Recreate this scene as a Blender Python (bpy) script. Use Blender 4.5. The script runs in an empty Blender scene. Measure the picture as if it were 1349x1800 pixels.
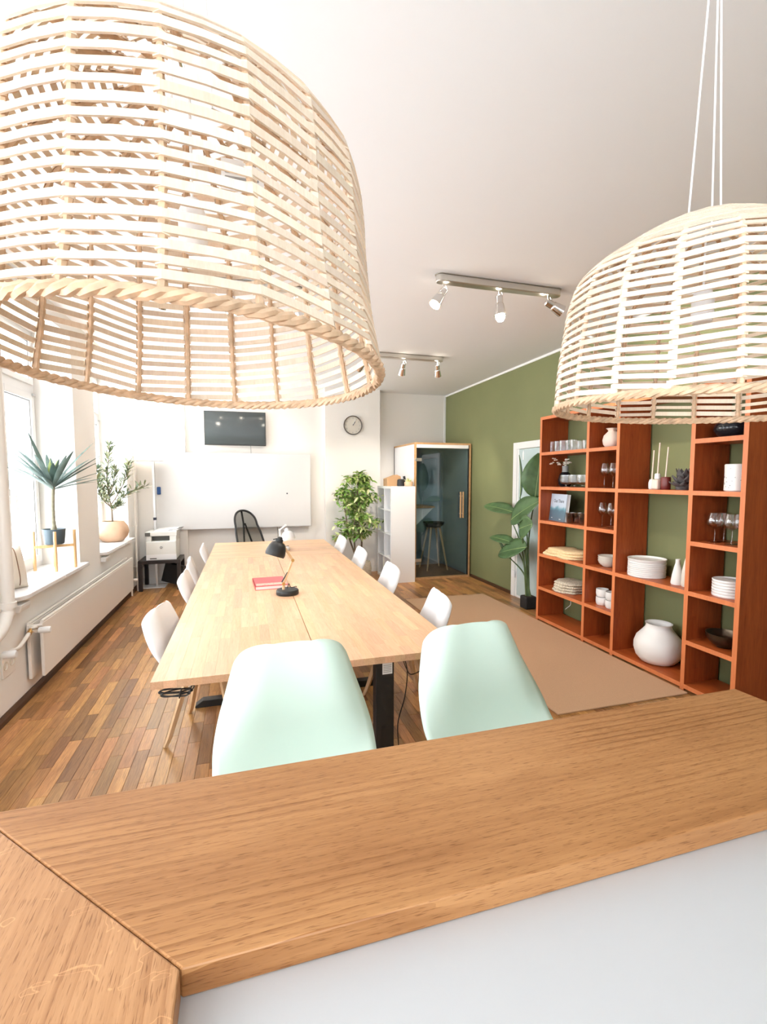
import bpy, math, random
from mathutils import Vector, Matrix, Euler

random.seed(7)
S = bpy.context.scene
COL = S.collection
PI = math.pi

# ------------------------------------------------------------------ camera
cam = bpy.data.cameras.new('camera')
cam.sensor_fit = 'VERTICAL'
cam.sensor_height = 36.0
cam.lens = 826.0 / 1800.0 * 36.0
cam.clip_start = 0.02
camo = bpy.data.objects.new('camera', cam)
COL.objects.link(camo)
camo.location = (0, 0, 1.65)
camo.rotation_euler = (math.radians(90 - 4.09), 0, math.radians(-16.33))
S.camera = camo

# ------------------------------------------------------------------ world (bright overcast sky) and exposure
W = bpy.data.worlds.new('sky')
S.world = W
W.use_nodes = True
wb = W.node_tree.nodes['Background']
wb.inputs[0].default_value = (0.90, 0.955, 1.0, 1)
wb.inputs[1].default_value = 6.5
S.view_settings.view_transform = 'Standard'
S.view_settings.look = 'None'
S.view_settings.gamma = 1.0
S.view_settings.use_curve_mapping = False
S.view_settings.exposure = 1.08
S.cycles.use_denoising = True
S.cycles.use_adaptive_sampling = True
S.cycles.adaptive_threshold = 0.045
S.cycles.adaptive_min_samples = 12
S.cycles.max_bounces = 8
S.cycles.diffuse_bounces = 5
S.cycles.glossy_bounces = 4
S.cycles.transparent_max_bounces = 24
S.cycles.transmission_bounces = 8
S.cycles.sample_clamp_indirect = 6.0
S.cycles.caustics_reflective = False
S.cycles.caustics_refractive = False

# window openings in the left wall: (y0, y1); sill, head
WINS = [(3.85, 5.30), (5.97, 7.35), (1.72, 3.17), (-0.42, 1.03)]
SILL, HEAD = 0.80, 3.02
XL, XR, YB, YR, ZC = -1.60, 3.62, 8.00, -2.60, 3.186


def portal(loc, rot, sx, sy):
    l = bpy.data.lights.new('daylight_portal', 'AREA')
    l.shape = 'RECTANGLE'
    l.size, l.size_y = sx, sy
    l.cycles.is_portal = True
    o = bpy.data.objects.new('daylight_portal', l)
    COL.objects.link(o)
    o.location, o.rotation_euler = loc, rot


for a, b in WINS:
    portal((-2.03, (a + b) / 2, (SILL + HEAD) / 2), (0, -PI / 2, 0), HEAD - SILL, b - a)
# unseen window behind the camera, added to account for light on the bar
SW = (-1.3, 0.75, 0.85, 2.6)
portal(((SW[0] + SW[1]) / 2, YR - 0.32, (SW[2] + SW[3]) / 2), (PI / 2, 0, 0), SW[1] - SW[0], SW[3] - SW[2])


# ------------------------------------------------------------------ materials
def nt(name):
    m = bpy.data.materials.new(name)
    m.use_nodes = True
    t = m.node_tree
    return m, t, t.nodes['Principled BSDF']


def N(t, kind, **kw):
    n = t.nodes.new(kind)
    for k, v in kw.items():
        if k.startswith('i_'):
            key = k[2:]
            n.inputs[int(key) if key.isdigit() else key.replace('_', ' ')].default_value = v
        else:
            setattr(n, k, v)
    return n


def plain(name, col, rough=0.5, metal=0.0, bump=0.0, bscale=200, var=0.0, vscale=8, spec=0.5):
    m, t, p = nt(name)
    p.inputs['Base Color'].default_value = (*col, 1)
    p.inputs['Roughness'].default_value = rough
    p.inputs['Metallic'].default_value = metal
    p.inputs['Specular IOR Level'].default_value = spec
    tc = N(t, 'ShaderNodeTexCoord')
    if var:
        n = N(t, 'ShaderNodeTexNoise', i_Scale=vscale, i_Detail=4.0)
        t.links.new(tc.outputs['Object'], n.inputs['Vector'])
        r = N(t, 'ShaderNodeValToRGB')
        r.color_ramp.elements[0].color = (*[c * (1 - var) for c in col], 1)
        r.color_ramp.elements[1].color = (*[min(1, c * (1 + var)) for c in col], 1)
        r.color_ramp.elements[0].position = .3
        r.color_ramp.elements[1].position = .7
        t.links.new(n.outputs['Fac'], r.inputs[0])
        t.links.new(r.outputs[0], p.inputs['Base Color'])
    if bump:
        n = N(t, 'ShaderNodeTexNoise', i_Scale=bscale, i_Detail=3.0)
        t.links.new(tc.outputs['Object'], n.inputs['Vector'])
        b = N(t, 'ShaderNodeBump', i_Strength=bump, i_Distance=0.002)
        t.links.new(n.outputs['Fac'], b.inputs['Height'])
        t.links.new(b.outputs[0], p.inputs['Normal'])
    return m


def wood(name, dark, light, axis='Y', rough=0.42, scale=1.0, tone=0.0, pores=0.0, ring=0.55, spec=0.4):
    """grain stretched along one axis; tone = spread of colour between separate pieces"""
    m, t, p = nt(name)
    p.inputs['Roughness'].default_value = rough
    p.inputs['Specular IOR Level'].default_value = spec
    tc = N(t, 'ShaderNodeTexCoord')
    oi = N(t, 'ShaderNodeObjectInfo')
    ge = N(t, 'ShaderNodeNewGeometry')
    add = N(t, 'ShaderNodeMath', operation='ADD')
    t.links.new(oi.outputs['Random'], add.inputs[0])
    t.links.new(ge.outputs['Random Per Island'], add.inputs[1])
    fr = N(t, 'ShaderNodeMath', operation='FRACT')
    t.links.new(add.outputs[0], fr.inputs[0])
    off = N(t, 'ShaderNodeMath', operation='MULTIPLY', i_1=37.0)
    t.links.new(fr.outputs[0], off.inputs[0])
    va = N(t, 'ShaderNodeVectorMath', operation='ADD')
    t.links.new(tc.outputs['Object'], va.inputs[0])
    t.links.new(off.outputs[0], va.inputs[1])
    mp = N(t, 'ShaderNodeMapping')
    sc = {'X': (1.2, 14, 14), 'Y': (14, 1.2, 14), 'Z': (14, 14, 1.2)}[axis]
    mp.inputs['Scale'].default_value = [v * scale for v in sc]
    t.links.new(va.outputs[0], mp.inputs['Vector'])
    n1 = N(t, 'ShaderNodeTexNoise', i_Scale=1.6, i_Detail=6.0, i_Roughness=0.6, i_Distortion=0.6)
    t.links.new(mp.outputs[0], n1.inputs['Vector'])
    n2 = N(t, 'ShaderNodeTexNoise', i_Scale=11.0, i_Detail=3.0, i_Roughness=0.7)
    t.links.new(mp.outputs[0], n2.inputs['Vector'])
    mx = N(t, 'ShaderNodeMix', data_type='FLOAT', i_0=1 - ring)
    t.links.new(n1.outputs['Fac'], mx.inputs[2])
    t.links.new(n2.outputs['Fac'], mx.inputs[3])
    r = N(t, 'ShaderNodeValToRGB')
    r.color_ramp.elements[0].color = (*dark, 1)
    r.color_ramp.elements[0].position = .32
    r.color_ramp.elements[1].color = (*light, 1)
    r.color_ramp.elements[1].position = .66
    t.links.new(mx.outputs[0], r.inputs[0])
    out = r.outputs[0]
    if tone:
        hs = N(t, 'ShaderNodeHueSaturation')
        mr = N(t, 'ShaderNodeMapRange', i_3=1 - tone, i_4=1 + tone)
        t.links.new(fr.outputs[0], mr.inputs[0])
        t.links.new(mr.outputs[0], hs.inputs['Value'])
        m2 = N(t, 'ShaderNodeMath', operation='MULTIPLY', i_1=7.31)
        t.links.new(fr.outputs[0], m2.inputs[0])
        f2 = N(t, 'ShaderNodeMath', operation='FRACT')
        t.links.new(m2.outputs[0], f2.inputs[0])
        mh = N(t, 'ShaderNodeMapRange', i_3=.497, i_4=.513)
        t.links.new(f2.outputs[0], mh.inputs[0])
        t.links.new(mh.outputs[0], hs.inputs['Hue'])
        t.links.new(out, hs.inputs['Color'])
        out = hs.outputs[0]
    if pores:
        mp2 = N(t, 'ShaderNodeMapping')
        sc2 = {'X': (9, 260, 260), 'Y': (260, 9, 260), 'Z': (260, 260, 9)}[axis]
        mp2.inputs['Scale'].default_value = sc2
        t.links.new(va.outputs[0], mp2.inputs['Vector'])
        n3 = N(t, 'ShaderNodeTexNoise', i_Scale=1.0, i_Detail=2.0)
        t.links.new(mp2.outputs[0], n3.inputs['Vector'])
        r3 = N(t, 'ShaderNodeValToRGB')
        r3.color_ramp.elements[0].position = .36
        r3.color_ramp.elements[0].color = (1 - pores, 1 - pores, 1 - pores, 1)
        r3.color_ramp.elements[1].position = .5
        r3.color_ramp.elements[1].color = (1, 1, 1, 1)
        t.links.new(n3.outputs['Fac'], r3.inputs[0])
        mm = N(t, 'ShaderNodeMix', data_type='RGBA', blend_type='MULTIPLY', i_0=1.0)
        t.links.new(out, mm.inputs[6])
        t.links.new(r3.outputs[0], mm.inputs[7])
        out = mm.outputs[2]
        b = N(t, 'ShaderNodeBump', i_Strength=.25, i_Distance=0.001)
        t.links.new(n3.outputs['Fac'], b.inputs['Height'])
        t.links.new(b.outputs[0], p.inputs['Normal'])
    t.links.new(out, p.inputs['Base Color'])
    return m


def oak(name, axis, c_dark, c_mid, c_light, rays=0.0):
    """oiled oak: slow tone drift, cathedral lines, short dark pores, optional pale ray flecks"""
    m, t, p = nt(name)
    p.inputs['Roughness'].default_value = .42
    p.inputs['Specular IOR Level'].default_value = .35
    tc = N(t, 'ShaderNodeTexCoord')

    def noise(sx, sy, scale, detail=3.0, dist=0.0, rough=.55, off=0.0):
        mp = N(t, 'ShaderNodeMapping')
        mp.inputs['Scale'].default_value = (sx, sy, sy) if axis == 'X' else (sy, sx, sy)
        mp.inputs['Location'].default_value = (off, off, off)
        t.links.new(tc.outputs['Object'], mp.inputs['Vector'])
        n = N(t, 'ShaderNodeTexNoise', i_Scale=scale, i_Detail=detail, i_Distortion=dist, i_Roughness=rough)
        t.links.new(mp.outputs[0], n.inputs['Vector'])
        return n, mp

    def ramp(src, a, ca, b, cb):
        r = N(t, 'ShaderNodeValToRGB')
        r.color_ramp.elements[0].position, r.color_ramp.elements[0].color = a, (*ca, 1)
        r.color_ramp.elements[1].position, r.color_ramp.elements[1].color = b, (*cb, 1)
        t.links.new(src, r.inputs[0])
        return r.outputs[0]

    def mul(x, y, f=1.0):
        mm = N(t, 'ShaderNodeMix', data_type='RGBA', blend_type='MULTIPLY', i_0=f)
        t.links.new(x, mm.inputs[6])
        t.links.new(y, mm.inputs[7])
        return mm.outputs[2]
    n1, _ = noise(1.0, 5.0, 1.3, 3)
    col = ramp(n1.outputs['Fac'], .35, c_mid, .68, c_light)
    n2, _ = noise(6.0, 120.0, 1.0, 4, .3)
    col = mul(col, ramp(n2.outputs['Fac'], .34, (.84, .80, .76), .60, (1, 1, 1)))
    # cathedral lines
    wv = N(t, 'ShaderNodeTexWave', wave_type='BANDS', bands_direction='Y' if axis == 'X' else 'X', wave_profile='SAW')
    for k, v in (('Scale', 17.0), ('Distortion', 5.5), ('Detail', 3.0), ('Detail Scale', .55), ('Detail Roughness', .6)):
        wv.inputs[k].default_value = v
    mp = N(t, 'ShaderNodeMapping')
    mp.inputs['Scale'].default_value = (.16, 1, 1) if axis == 'X' else (1, .16, 1)
    t.links.new(tc.outputs['Object'], mp.inputs['Vector'])
    t.links.new(mp.outputs[0], wv.inputs['Vector'])
    lines = ramp(wv.outputs['Fac'], .62, (1, 1, 1), 1.0, c_dark)
    msk, _ = noise(.8, 4.2, 1.6, 1, 0, .5, 3.1)
    mr = N(t, 'ShaderNodeMapRange', i_1=.46, i_2=.62)
    t.links.new(msk.outputs['Fac'], mr.inputs[0])
    mm = N(t, 'ShaderNodeMix', data_type='RGBA', blend_type='MULTIPLY')
    t.links.new(mr.outputs[0], mm.inputs[0])
    t.links.new(col, mm.inputs[6])
    t.links.new(lines, mm.inputs[7])
    col = mm.outputs[2]
    n3, _ = noise(36.0, 520.0, 1.0, 2)
    col = mul(col, ramp(n3.outputs['Fac'], .33, (.62, .55, .48), .43, (1, 1, 1)))
    if rays:
        vo, mpv = noise(15.0, 9.0, 1.5, 2, 1.2, .5, 8.0)
        wr = ramp(vo.outputs['Fac'], .592, (0, 0, 0), .60, (1, 1, 1))
        wr2 = ramp(vo.outputs['Fac'], .608, (1, 1, 1), .616, (0, 0, 0))
        mk_ = mul(wr, wr2)
        ma = N(t, 'ShaderNodeMix', data_type='RGBA', blend_type='MIX')
        sc = N(t, 'ShaderNodeMath', operation='MULTIPLY', i_1=rays)
        t.links.new(mk_, sc.inputs[0])
        t.links.new(sc.outputs[0], ma.inputs[0])
        t.links.new(col, ma.inputs[6])
        ma.inputs[7].default_value = (*[min(1, c * 1.35) for c in c_light], 1)
        col = ma.outputs[2]
    b = N(t, 'ShaderNodeBump', i_Strength=.18, i_Distance=.001)
    t.links.new(n3.outputs['Fac'], b.inputs['Height'])
    t.links.new(b.outputs[0], p.inputs['Normal'])
    t.links.new(col, p.inputs['Base Color'])
    return m


def glass(name, tint=(1, 1, 1), refl=0.12, rough=0.0):
    m, t, p = nt(name)
    t.nodes.remove(p)
    o = t.nodes['Material Output']
    tr = N(t, 'ShaderNodeBsdfTransparent')
    tr.inputs[0].default_value = (*tint, 1)
    gl = N(t, 'ShaderNodeBsdfGlossy', i_Roughness=rough)
    lw = N(t, 'ShaderNodeLayerWeight', i_Blend=0.35)
    mr = N(t, 'ShaderNodeMapRange', i_3=refl * .45, i_4=min(1, refl * 5))
    t.links.new(lw.outputs['Facing'], mr.inputs[0])
    mx = N(t, 'ShaderNodeMixShader')
    t.links.new(mr.outputs[0], mx.inputs[0])
    t.links.new(tr.outputs[0], mx.inputs[1])
    t.links.new(gl.outputs[0], mx.inputs[2])
    t.links.new(mx.outputs[0], o.inputs[0])
    return m


def leafmix(name, cols, rough=.45):
    """each separate leaf takes its own colour from the list"""
    m, t, p = nt(name)
    p.inputs['Roughness'].default_value = rough
    ge = N(t, 'ShaderNodeNewGeometry')
    r = N(t, 'ShaderNodeValToRGB')
    r.color_ramp.interpolation = 'CONSTANT'
    e = r.color_ramp.elements
    e[0].color = (*cols[0], 1)
    e[1].position, e[1].color = 1 / len(cols), (*cols[1], 1)
    for i, c in enumerate(cols[2:]):
        x = e.new((i + 2) / len(cols))
        x.color = (*c, 1)
    t.links.new(ge.outputs['Random Per Island'], r.inputs[0])
    t.links.new(r.outputs[0], p.inputs['Base Color'])
    return m


def emit(name, col, s):
    m, t, p = nt(name)
    p.inputs['Base Color'].default_value = (*col, 1)
    p.inputs['Emission Color'].default_value = (*col, 1)
    p.inputs['Emission Strength'].default_value = s
    return m


M = {}
M['wall'] = plain('wall_paint', (.87, .845, .81), .85, bump=.08, bscale=140)
M['ceil'] = plain('ceiling_paint', (.835, .855, .88), .9, bump=.05, bscale=120)
M['green'] = plain('green_wall_paint', (.205, .220, .098), .7, bump=.12, bscale=160, var=.05, vscale=1.5)
M['trimwhite'] = plain('white_trim', (.88, .88, .86), .45)
M['brownbase'] = wood('dark_skirting', (.05, .022, .01), (.12, .055, .025), 'Y', .5)
M['plank'] = wood('parquet', (.25, .098, .032), (.52, .255, .098), 'Y', .33, scale=.8, tone=.42, pores=.25)
M['subfloor'] = plain('subfloor', (.06, .025, .01), .8)
M['stave'] = wood('light_oak_stave', (.66, .37, .21), (.82, .525, .335), 'Y', .38, scale=.8, tone=.10, pores=.10)
M['stavex'] = wood('light_oak_stave_cross', (.66, .37, .21), (.82, .525, .335), 'X', .38, scale=.8, tone=.10, pores=.10)
M['bar'] = oak('oiled_oak_long', 'X', (.66, .56, .46), (.42, .195, .072), (.56, .285, .115))
M['bary'] = oak('oiled_oak_side', 'Y', (.74, .66, .58), (.50, .255, .115), (.60, .325, .155), rays=.55)
M['cherry'] = wood('cherry_veneer', (.24, .036, .009), (.42, .088, .020), 'Z', .38, scale=.6)
M['cherryy'] = wood('cherry_veneer_shelf', (.34, .060, .012), (.52, .125, .028), 'Y', .38, scale=.6)
M['cherryedge'] = wood('cherry_edge', (.60, .175, .062), (.70, .235, .09), 'Z', .4, scale=.6)
M['birch'] = wood('birch_leg', (.62, .40, .22), (.78, .56, .34), 'Z', .45)
M['ply'] = wood('plywood_edge', (.42, .23, .10), (.62, .38, .19), 'Y', .5)
M['whitepl'] = plain('white_plastic', (.88, .88, .89), .32)
M['mint'] = plain('mint_plastic', (.67, .83, .735), .38)
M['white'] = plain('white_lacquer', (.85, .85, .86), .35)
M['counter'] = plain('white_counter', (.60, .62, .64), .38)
M['black'] = plain('black_metal', (.018, .018, .018), .45)
M['blackpl'] = plain('black_plastic', (.02, .02, .022), .5)
M['darkwood'] = plain('black_brown_lacquer', (.022, .014, .012), .4)
M['steel'] = plain('brushed_steel', (.66, .64, .60), .36, 1.0)
M['chrome'] = plain('chrome', (.8, .8, .8), .12, 1.0)
M['brass'] = plain('brass_fitting', (.55, .33, .12), .3, 1.0)
M['straw'] = wood('rattan_strip', (.76, .60, .46), (.89, .755, .62), 'Z', .5, scale=2.5, tone=.14)
M['strawrim'] = plain('rattan_binding', (.66, .46, .30), .55, var=.22, vscale=60)
M['cord'] = plain('white_cord', (.9, .9, .9), .7)
M['jute'] = plain('jute_rug', (.61, .385, .235), .95, bump=.9, bscale=420, var=.14, vscale=260)
M['marble'] = plain('white_marble', (.82, .82, .83), .25, var=.05, vscale=7)
M['pvc'] = plain('window_pvc', (.82, .81, .80), .3)
M['pane'] = glass('window_glass', (1, 1, 1), .05)
M['radi'] = plain('radiator_enamel', (.84, .80, .75), .35)
M['valve'] = plain('valve_white', (.85, .86, .86), .35)
M['screen'] = plain('tv_screen', (.04, .052, .055), .06, spec=1.0)
M['wboard'] = plain('whiteboard_enamel', (.72, .72, .72), .22)
M['alu'] = plain('aluminium', (.60, .60, .60), .35, 1.0)
M['blue'] = plain('blue_felt', (.03, .10, .30), .8)
M['boothin'] = plain('booth_felt', (.28, .37, .41), .9, bump=.3, bscale=300)
M['booth_glass'] = glass('tinted_glass', (.80, .86, .88), .14)
M['clear'] = glass('clear_glass', (1, 1, 1), .13)
M['amber'] = glass('amber_glass', (.50, .26, .15), .26)
M['frost'] = plain('frosted_glass', (.56, .68, .68), .22)
M['cer'] = plain('white_ceramic', (.85, .84, .82), .35)
M['cermatt'] = plain('matt_white_ceramic', (.80, .79, .76), .8)
M['cercream'] = plain('cream_ceramic', (.74, .70, .62), .5)
M['pink'] = plain('blush_ceramic', (.82, .68, .58), .7)
M['glazeblack'] = plain('black_glaze', (.012, .014, .018), .18)
M['bronze'] = plain('bronze_bowl', (.10, .07, .045), .28, .8)
M['stone'] = plain('grey_stone', (.10, .09, .09), .7, var=.2, vscale=40)
M['cloth'] = plain('ochre_cloth', (.80, .60, .34), .9, var=.12, vscale=60)
M['seagrass'] = plain('seagrass', (.62, .55, .43), .9, bump=1.0, bscale=160, var=.45, vscale=110)
M['terra'] = plain('terracotta', (.66, .44, .29), .75, var=.06, vscale=10)
M['potgrey'] = plain('slate_pot', (.055, .085, .105), .5)
M['soil'] = plain('soil', (.03, .02, .012), .95)
M['leafblue'] = plain('bluegreen_leaf', (.11, .17, .15), .5, var=.3, vscale=9)
M['leafyel'] = plain('young_leaf', (.30, .36, .12), .5, var=.2, vscale=9)


M['ficus'] = leafmix('variegated_leaf', [(.15, .30, .06), (.24, .42, .08), (.36, .54, .13), (.72, .74, .40), (.20, .36, .07), (.60, .66, .28)])
M['olive'] = leafmix('olive_leaf', [(.07, .11, .06), (.13, .17, .085), (.20, .23, .12), (.27, .28, .13)])
M['banana'] = plain('banana_leaf', (.085, .165, .06), .38, var=.22, vscale=12)
M['rib'] = plain('pale_midrib', (.32, .42, .17), .5)
M['stem'] = plain('green_stem', (.09, .14, .05), .5, var=.2, vscale=12)
M['bark'] = plain('grey_bark', (.20, .15, .10), .85, var=.3, vscale=40)
M['trunk'] = plain('pale_trunk', (.30, .28, .20), .8, var=.25, vscale=30)
M['red'] = plain('red_cover', (.62, .09, .10), .45)
M['redlight'] = plain('patterned_band', (.80, .42, .33), .5, var=.4, vscale=70)
M['paper'] = plain('paper', (.85, .85, .85), .7)
M['mesh'] = glass('chair_mesh', (.40, .39, .36), .02, .5)
M['card'] = plain('brown_cardboard', (.48, .29, .15), .8)
M['tagprint'] = plain('grey_print', (.35, .35, .35), .7)
M['ink'] = plain('dark_ink', (.03, .035, .06), .6)
M['yellow'] = plain('yellow_folder', (.72, .62, .06), .5)
M['printer'] = plain('printer_grey', (.74, .74, .70), .45)
M['printdark'] = plain('printer_dark', (.10, .10, .09), .5)
M['lens'] = emit('lit_lens', (1, .92, .78), 14.0)
M['bulb'] = emit('lit_bulb', (1, .86, .62), 22.0)
M['uplit'] = emit('uplight_diffuser', (1, .95, .86), 10.0)
M['cushion'] = plain('beige_cushion', (.74, .66, .56), .95, bump=.4, bscale=250)
M['stripe'] = plain('brown_stripe', (.22, .12, .07), .95)
M['bamboo'] = wood('bamboo', (.55, .33, .14), (.74, .49, .25), 'Z', .45)
M['grey'] = plain('grey_plastic', (.30, .30, .29), .5)
M['whitemark'] = plain('plain_white', (.90, .93, .93), .5)


# book cover: flat print, pale sky over a dark sea swell
def cover_mat():
    m, t, p = nt('printed_sea_cover')
    tc = N(t, 'ShaderNodeTexCoord')
    sp = N(t, 'ShaderNodeSeparateXYZ')
    t.links.new(tc.outputs['Generated'], sp.inputs[0])
    n = N(t, 'ShaderNodeTexNoise', i_Scale=3.0, i_Detail=4.0)
    t.links.new(tc.outputs['Generated'], n.inputs['Vector'])
    a = N(t, 'ShaderNodeMath', operation='MULTIPLY_ADD', i_1=.28)
    t.links.new(n.outputs['Fac'], a.inputs[0])
    t.links.new(sp.outputs['Z'], a.inputs[2])
    r = N(t, 'ShaderNodeValToRGB')
    e = r.color_ramp.elements
    e[0].position, e[0].color = .12, (.12, .17, .22, 1)
    e[1].position, e[1].color = 1.1 - .02, (.60, .70, .82, 1)
    for pos, c in ((.5, (.10, .19, .25, 1)), (.60, (.16, .36, .46, 1)), (.68, (.55, .66, .76, 1)), (.85, (.62, .70, .80, 1))):
        x = e.new(pos)
        x.color = c
    t.links.new(a.outputs[0], r.inputs[0])
    t.links.new(r.outputs[0], p.inputs['Base Color'])
    p.inputs['Roughness'].default_value = .3
    return m


M['cover'] = cover_mat()


# ------------------------------------------------------------------ mesh helpers
class MB:
    def __init__(s):
        s.v, s.f = [], []

    def add(s, vs, fs):
        o = len(s.v)
        s.v += [tuple(p) for p in vs]
        s.f += [tuple(i + o for i in q) for q in fs]
        return s

    def box(s, x0, x1, y0, y1, z0, z1, mat=None):
        vs = [(x, y, z) for x in (x0, x1) for y in (y0, y1) for z in (z0, z1)]
        if mat is not None:
            vs = [mat @ Vector(p) for p in vs]
        return s.add(vs, [(0, 1, 3, 2), (4, 6, 7, 5), (0, 4, 5, 1), (2, 3, 7, 6), (0, 2, 6, 4), (1, 5, 7, 3)])

    def cbox(s, x0, x1, y0, y1, z0, z1, c=.001):
        """box with chamfered top edges"""
        vs = [(x0, y0, z0), (x1, y0, z0), (x1, y1, z0), (x0, y1, z0),
              (x0, y0, z1 - c), (x1, y0, z1 - c), (x1, y1, z1 - c), (x0, y1, z1 - c),
              (x0 + c, y0 + c, z1), (x1 - c, y0 + c, z1), (x1 - c, y1 - c, z1), (x0 + c, y1 - c, z1)]
        fs = [(3, 2, 1, 0), (8, 9, 10, 11)]
        for i in range(4):
            j = (i + 1) % 4
            fs += [(i, j, 4 + j, 4 + i), (4 + i, 4 + j, 8 + j, 8 + i)]
        return s.add(vs, fs)

    def frame_axes(s, d):
        d = Vector(d).normalized()
        u = d.orthogonal().normalized()
        return d, u, d.cross(u)

    def tube(s, pts, r, seg=8, closed=False, caps=True, sq=False):
        pts = [Vector(p) for p in pts]
        n = len(pts)
        rs = r if isinstance(r, (list, tuple)) else [r] * n
        vs, fs = [], []
        u = None
        for i, p in enumerate(pts):
            if closed:
                d = pts[(i + 1) % n] - pts[i - 1]
            else:
                d = pts[min(i + 1, n - 1)] - pts[max(i - 1, 0)]
            d.normalize()
            if u is None:
                u = d.cross(Vector((0, 0, 1)))
                if u.length < 1e-3:
                    u = Vector((1, 0, 0))
            u = (u - d * u.dot(d)).normalized()
            w = d.cross(u)
            for k in range(seg):
                a = 2 * PI * (k + (.5 if sq else 0)) / seg
                vs.append(p + (u * math.cos(a) + w * math.sin(a)) * rs[i])
        m = n if closed else n - 1
        for i in range(m):
            for k in range(seg):
                a, b = i * seg + k, i * seg + (k + 1) % seg
                c, d2 = ((i + 1) % n) * seg + (k + 1) % seg, ((i + 1) % n) * seg + k
                fs.append((a, b, c, d2))
        if caps and not closed:
            fs.append(tuple(range(seg))[::-1])
            fs.append(tuple((n - 1) * seg + k for k in range(seg)))
        return s.add(vs, fs)

    def cyl(s, p0, p1, r0, r1=None, seg=16):
        return s.tube([p0, p1], [r0, r0 if r1 is None else r1], seg)

    def lathe(s, prof, c=(0, 0, 0), seg=28, squash=1.0, mat=None, ring=False):
        vs, fs = [], []
        for r, z in prof:
            for k in range(seg):
                a = 2 * PI * k / seg
                p = Vector((r * math.cos(a), r * math.sin(a) * squash, z))
                if mat is not None:
                    p = mat @ p
                vs.append(p + Vector(c))
        for i in range(len(prof) - 1):
            for k in range(seg):
                fs.append((i * seg + k, i * seg + (k + 1) % seg, (i + 1) * seg + (k + 1) % seg, (i + 1) * seg + k))
        if ring:
            k = (len(prof) - 1) * seg
            fs += [(k + i, k + (i + 1) % seg, (i + 1) % seg, i) for i in range(seg)]
        if prof[0][0] > 1e-5 and not ring:
            fs.append(tuple(range(seg))[::-1])
        if prof[-1][0] > 1e-5 and not ring:
            fs.append(tuple((len(prof) - 1) * seg + k for k in range(seg)))
        return s.add(vs, fs)

    def prism(s, poly, axis, a, b):
        """extrude a 2D polygon along an axis between a and b"""
        def P(q, h):
            return {'X': (h, q[0], q[1]), 'Y': (q[0], h, q[1]), 'Z': (q[0], q[1], h)}[axis]
        n = len(poly)
        vs = [P(q, a) for q in poly] + [P(q, b) for q in poly]
        fs = [tuple(range(n))[::-1], tuple(range(n, 2 * n))]
        fs += [(i, (i + 1) % n, n + (i + 1) % n, n + i) for i in range(n)]
        return s.add(vs, fs)

    def grid(s, fn, nu, nv):
        vs = [fn(i / nu, j / nv) for j in range(nv + 1) for i in range(nu + 1)]
        fs = [(j * (nu + 1) + i, j * (nu + 1) + i + 1, (j + 1) * (nu + 1) + i + 1, (j + 1) * (nu + 1) + i)
              for j in range(nv) for i in range(nu)]
        return s.add(vs, fs)

    def mesh(s, name, mat, smooth=None):
        me = bpy.data.meshes.new(name)
        me.from_pydata([tuple(v) for v in s.v], [], s.f)
        me.materials.append(M[mat] if isinstance(mat, str) else mat)
        if smooth:
            me.polygons.foreach_set('use_smooth', [True] * len(me.polygons))
            try:
                me.set_sharp_from_angle(angle=math.radians(smooth))
            except Exception:
                pass
        me.update()
        return me

    def build(s, name, mat, parent=None, smooth=40, bevel=0, solid=0, label=None):
        o = bpy.data.objects.new(name, s.mesh(name, mat, smooth))
        COL.objects.link(o)
        if parent is not None:
            o.parent = parent
            o.matrix_parent_inverse = PINV.get(parent.name, Matrix.Identity(4))
        if solid:
            md = o.modifiers.new('thickness', 'SOLIDIFY')
            md.thickness = solid
            md.offset = 0
        if bevel:
            md = o.modifiers.new('bevel', 'BEVEL')
            md.width = bevel
            md.segments = 2
            md.limit_method = 'ANGLE'
        if label:
            o['label'] = label
        return o


PINV = {}


def B(*a):
    return MB().box(*a)


def tag(o, label, cat, group=None, kind=None):
    o['label'] = label
    o['category'] = cat
    if group:
        o['group'] = group
    if kind:
        o['kind'] = kind
    return o


def T(name, label, cat, loc=(0, 0, 0), group=None):
    o = bpy.data.objects.new(name, None)
    COL.objects.link(o)
    o.empty_display_size = .05
    o.location = loc
    PINV[o.name] = Matrix.Translation(Vector(loc)).inverted()
    return tag(o, label, cat, group)


def struct(o):
    o['kind'] = 'structure'
    return o


def copy_tree(root, loc, rz=0.0, label=None, scale=None):
    def cp(o, par):
        c = o.copy()
        COL.objects.link(c)
        if par is not None:
            c.parent = par
            c.matrix_parent_inverse = o.matrix_parent_inverse.copy()
        for ch in [x for x in bpy.data.objects if x.parent == o]:
            cp(ch, c)
        return c
    kids = {}
    c = root.copy()
    COL.objects.link(c)
    for ch in list(root.children):
        d = ch.copy()
        COL.objects.link(d)
        d.parent = c
        d.matrix_parent_inverse = ch.matrix_parent_inverse.copy()
        for g in list(ch.children):
            e = g.copy()
            COL.objects.link(e)
            e.parent = d
            e.matrix_parent_inverse = g.matrix_parent_inverse.copy()
    c.location = loc
    c.rotation_euler = (0, 0, rz)
    if label:
        c['label'] = label
    if scale:
        c.scale = scale
    return c


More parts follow.
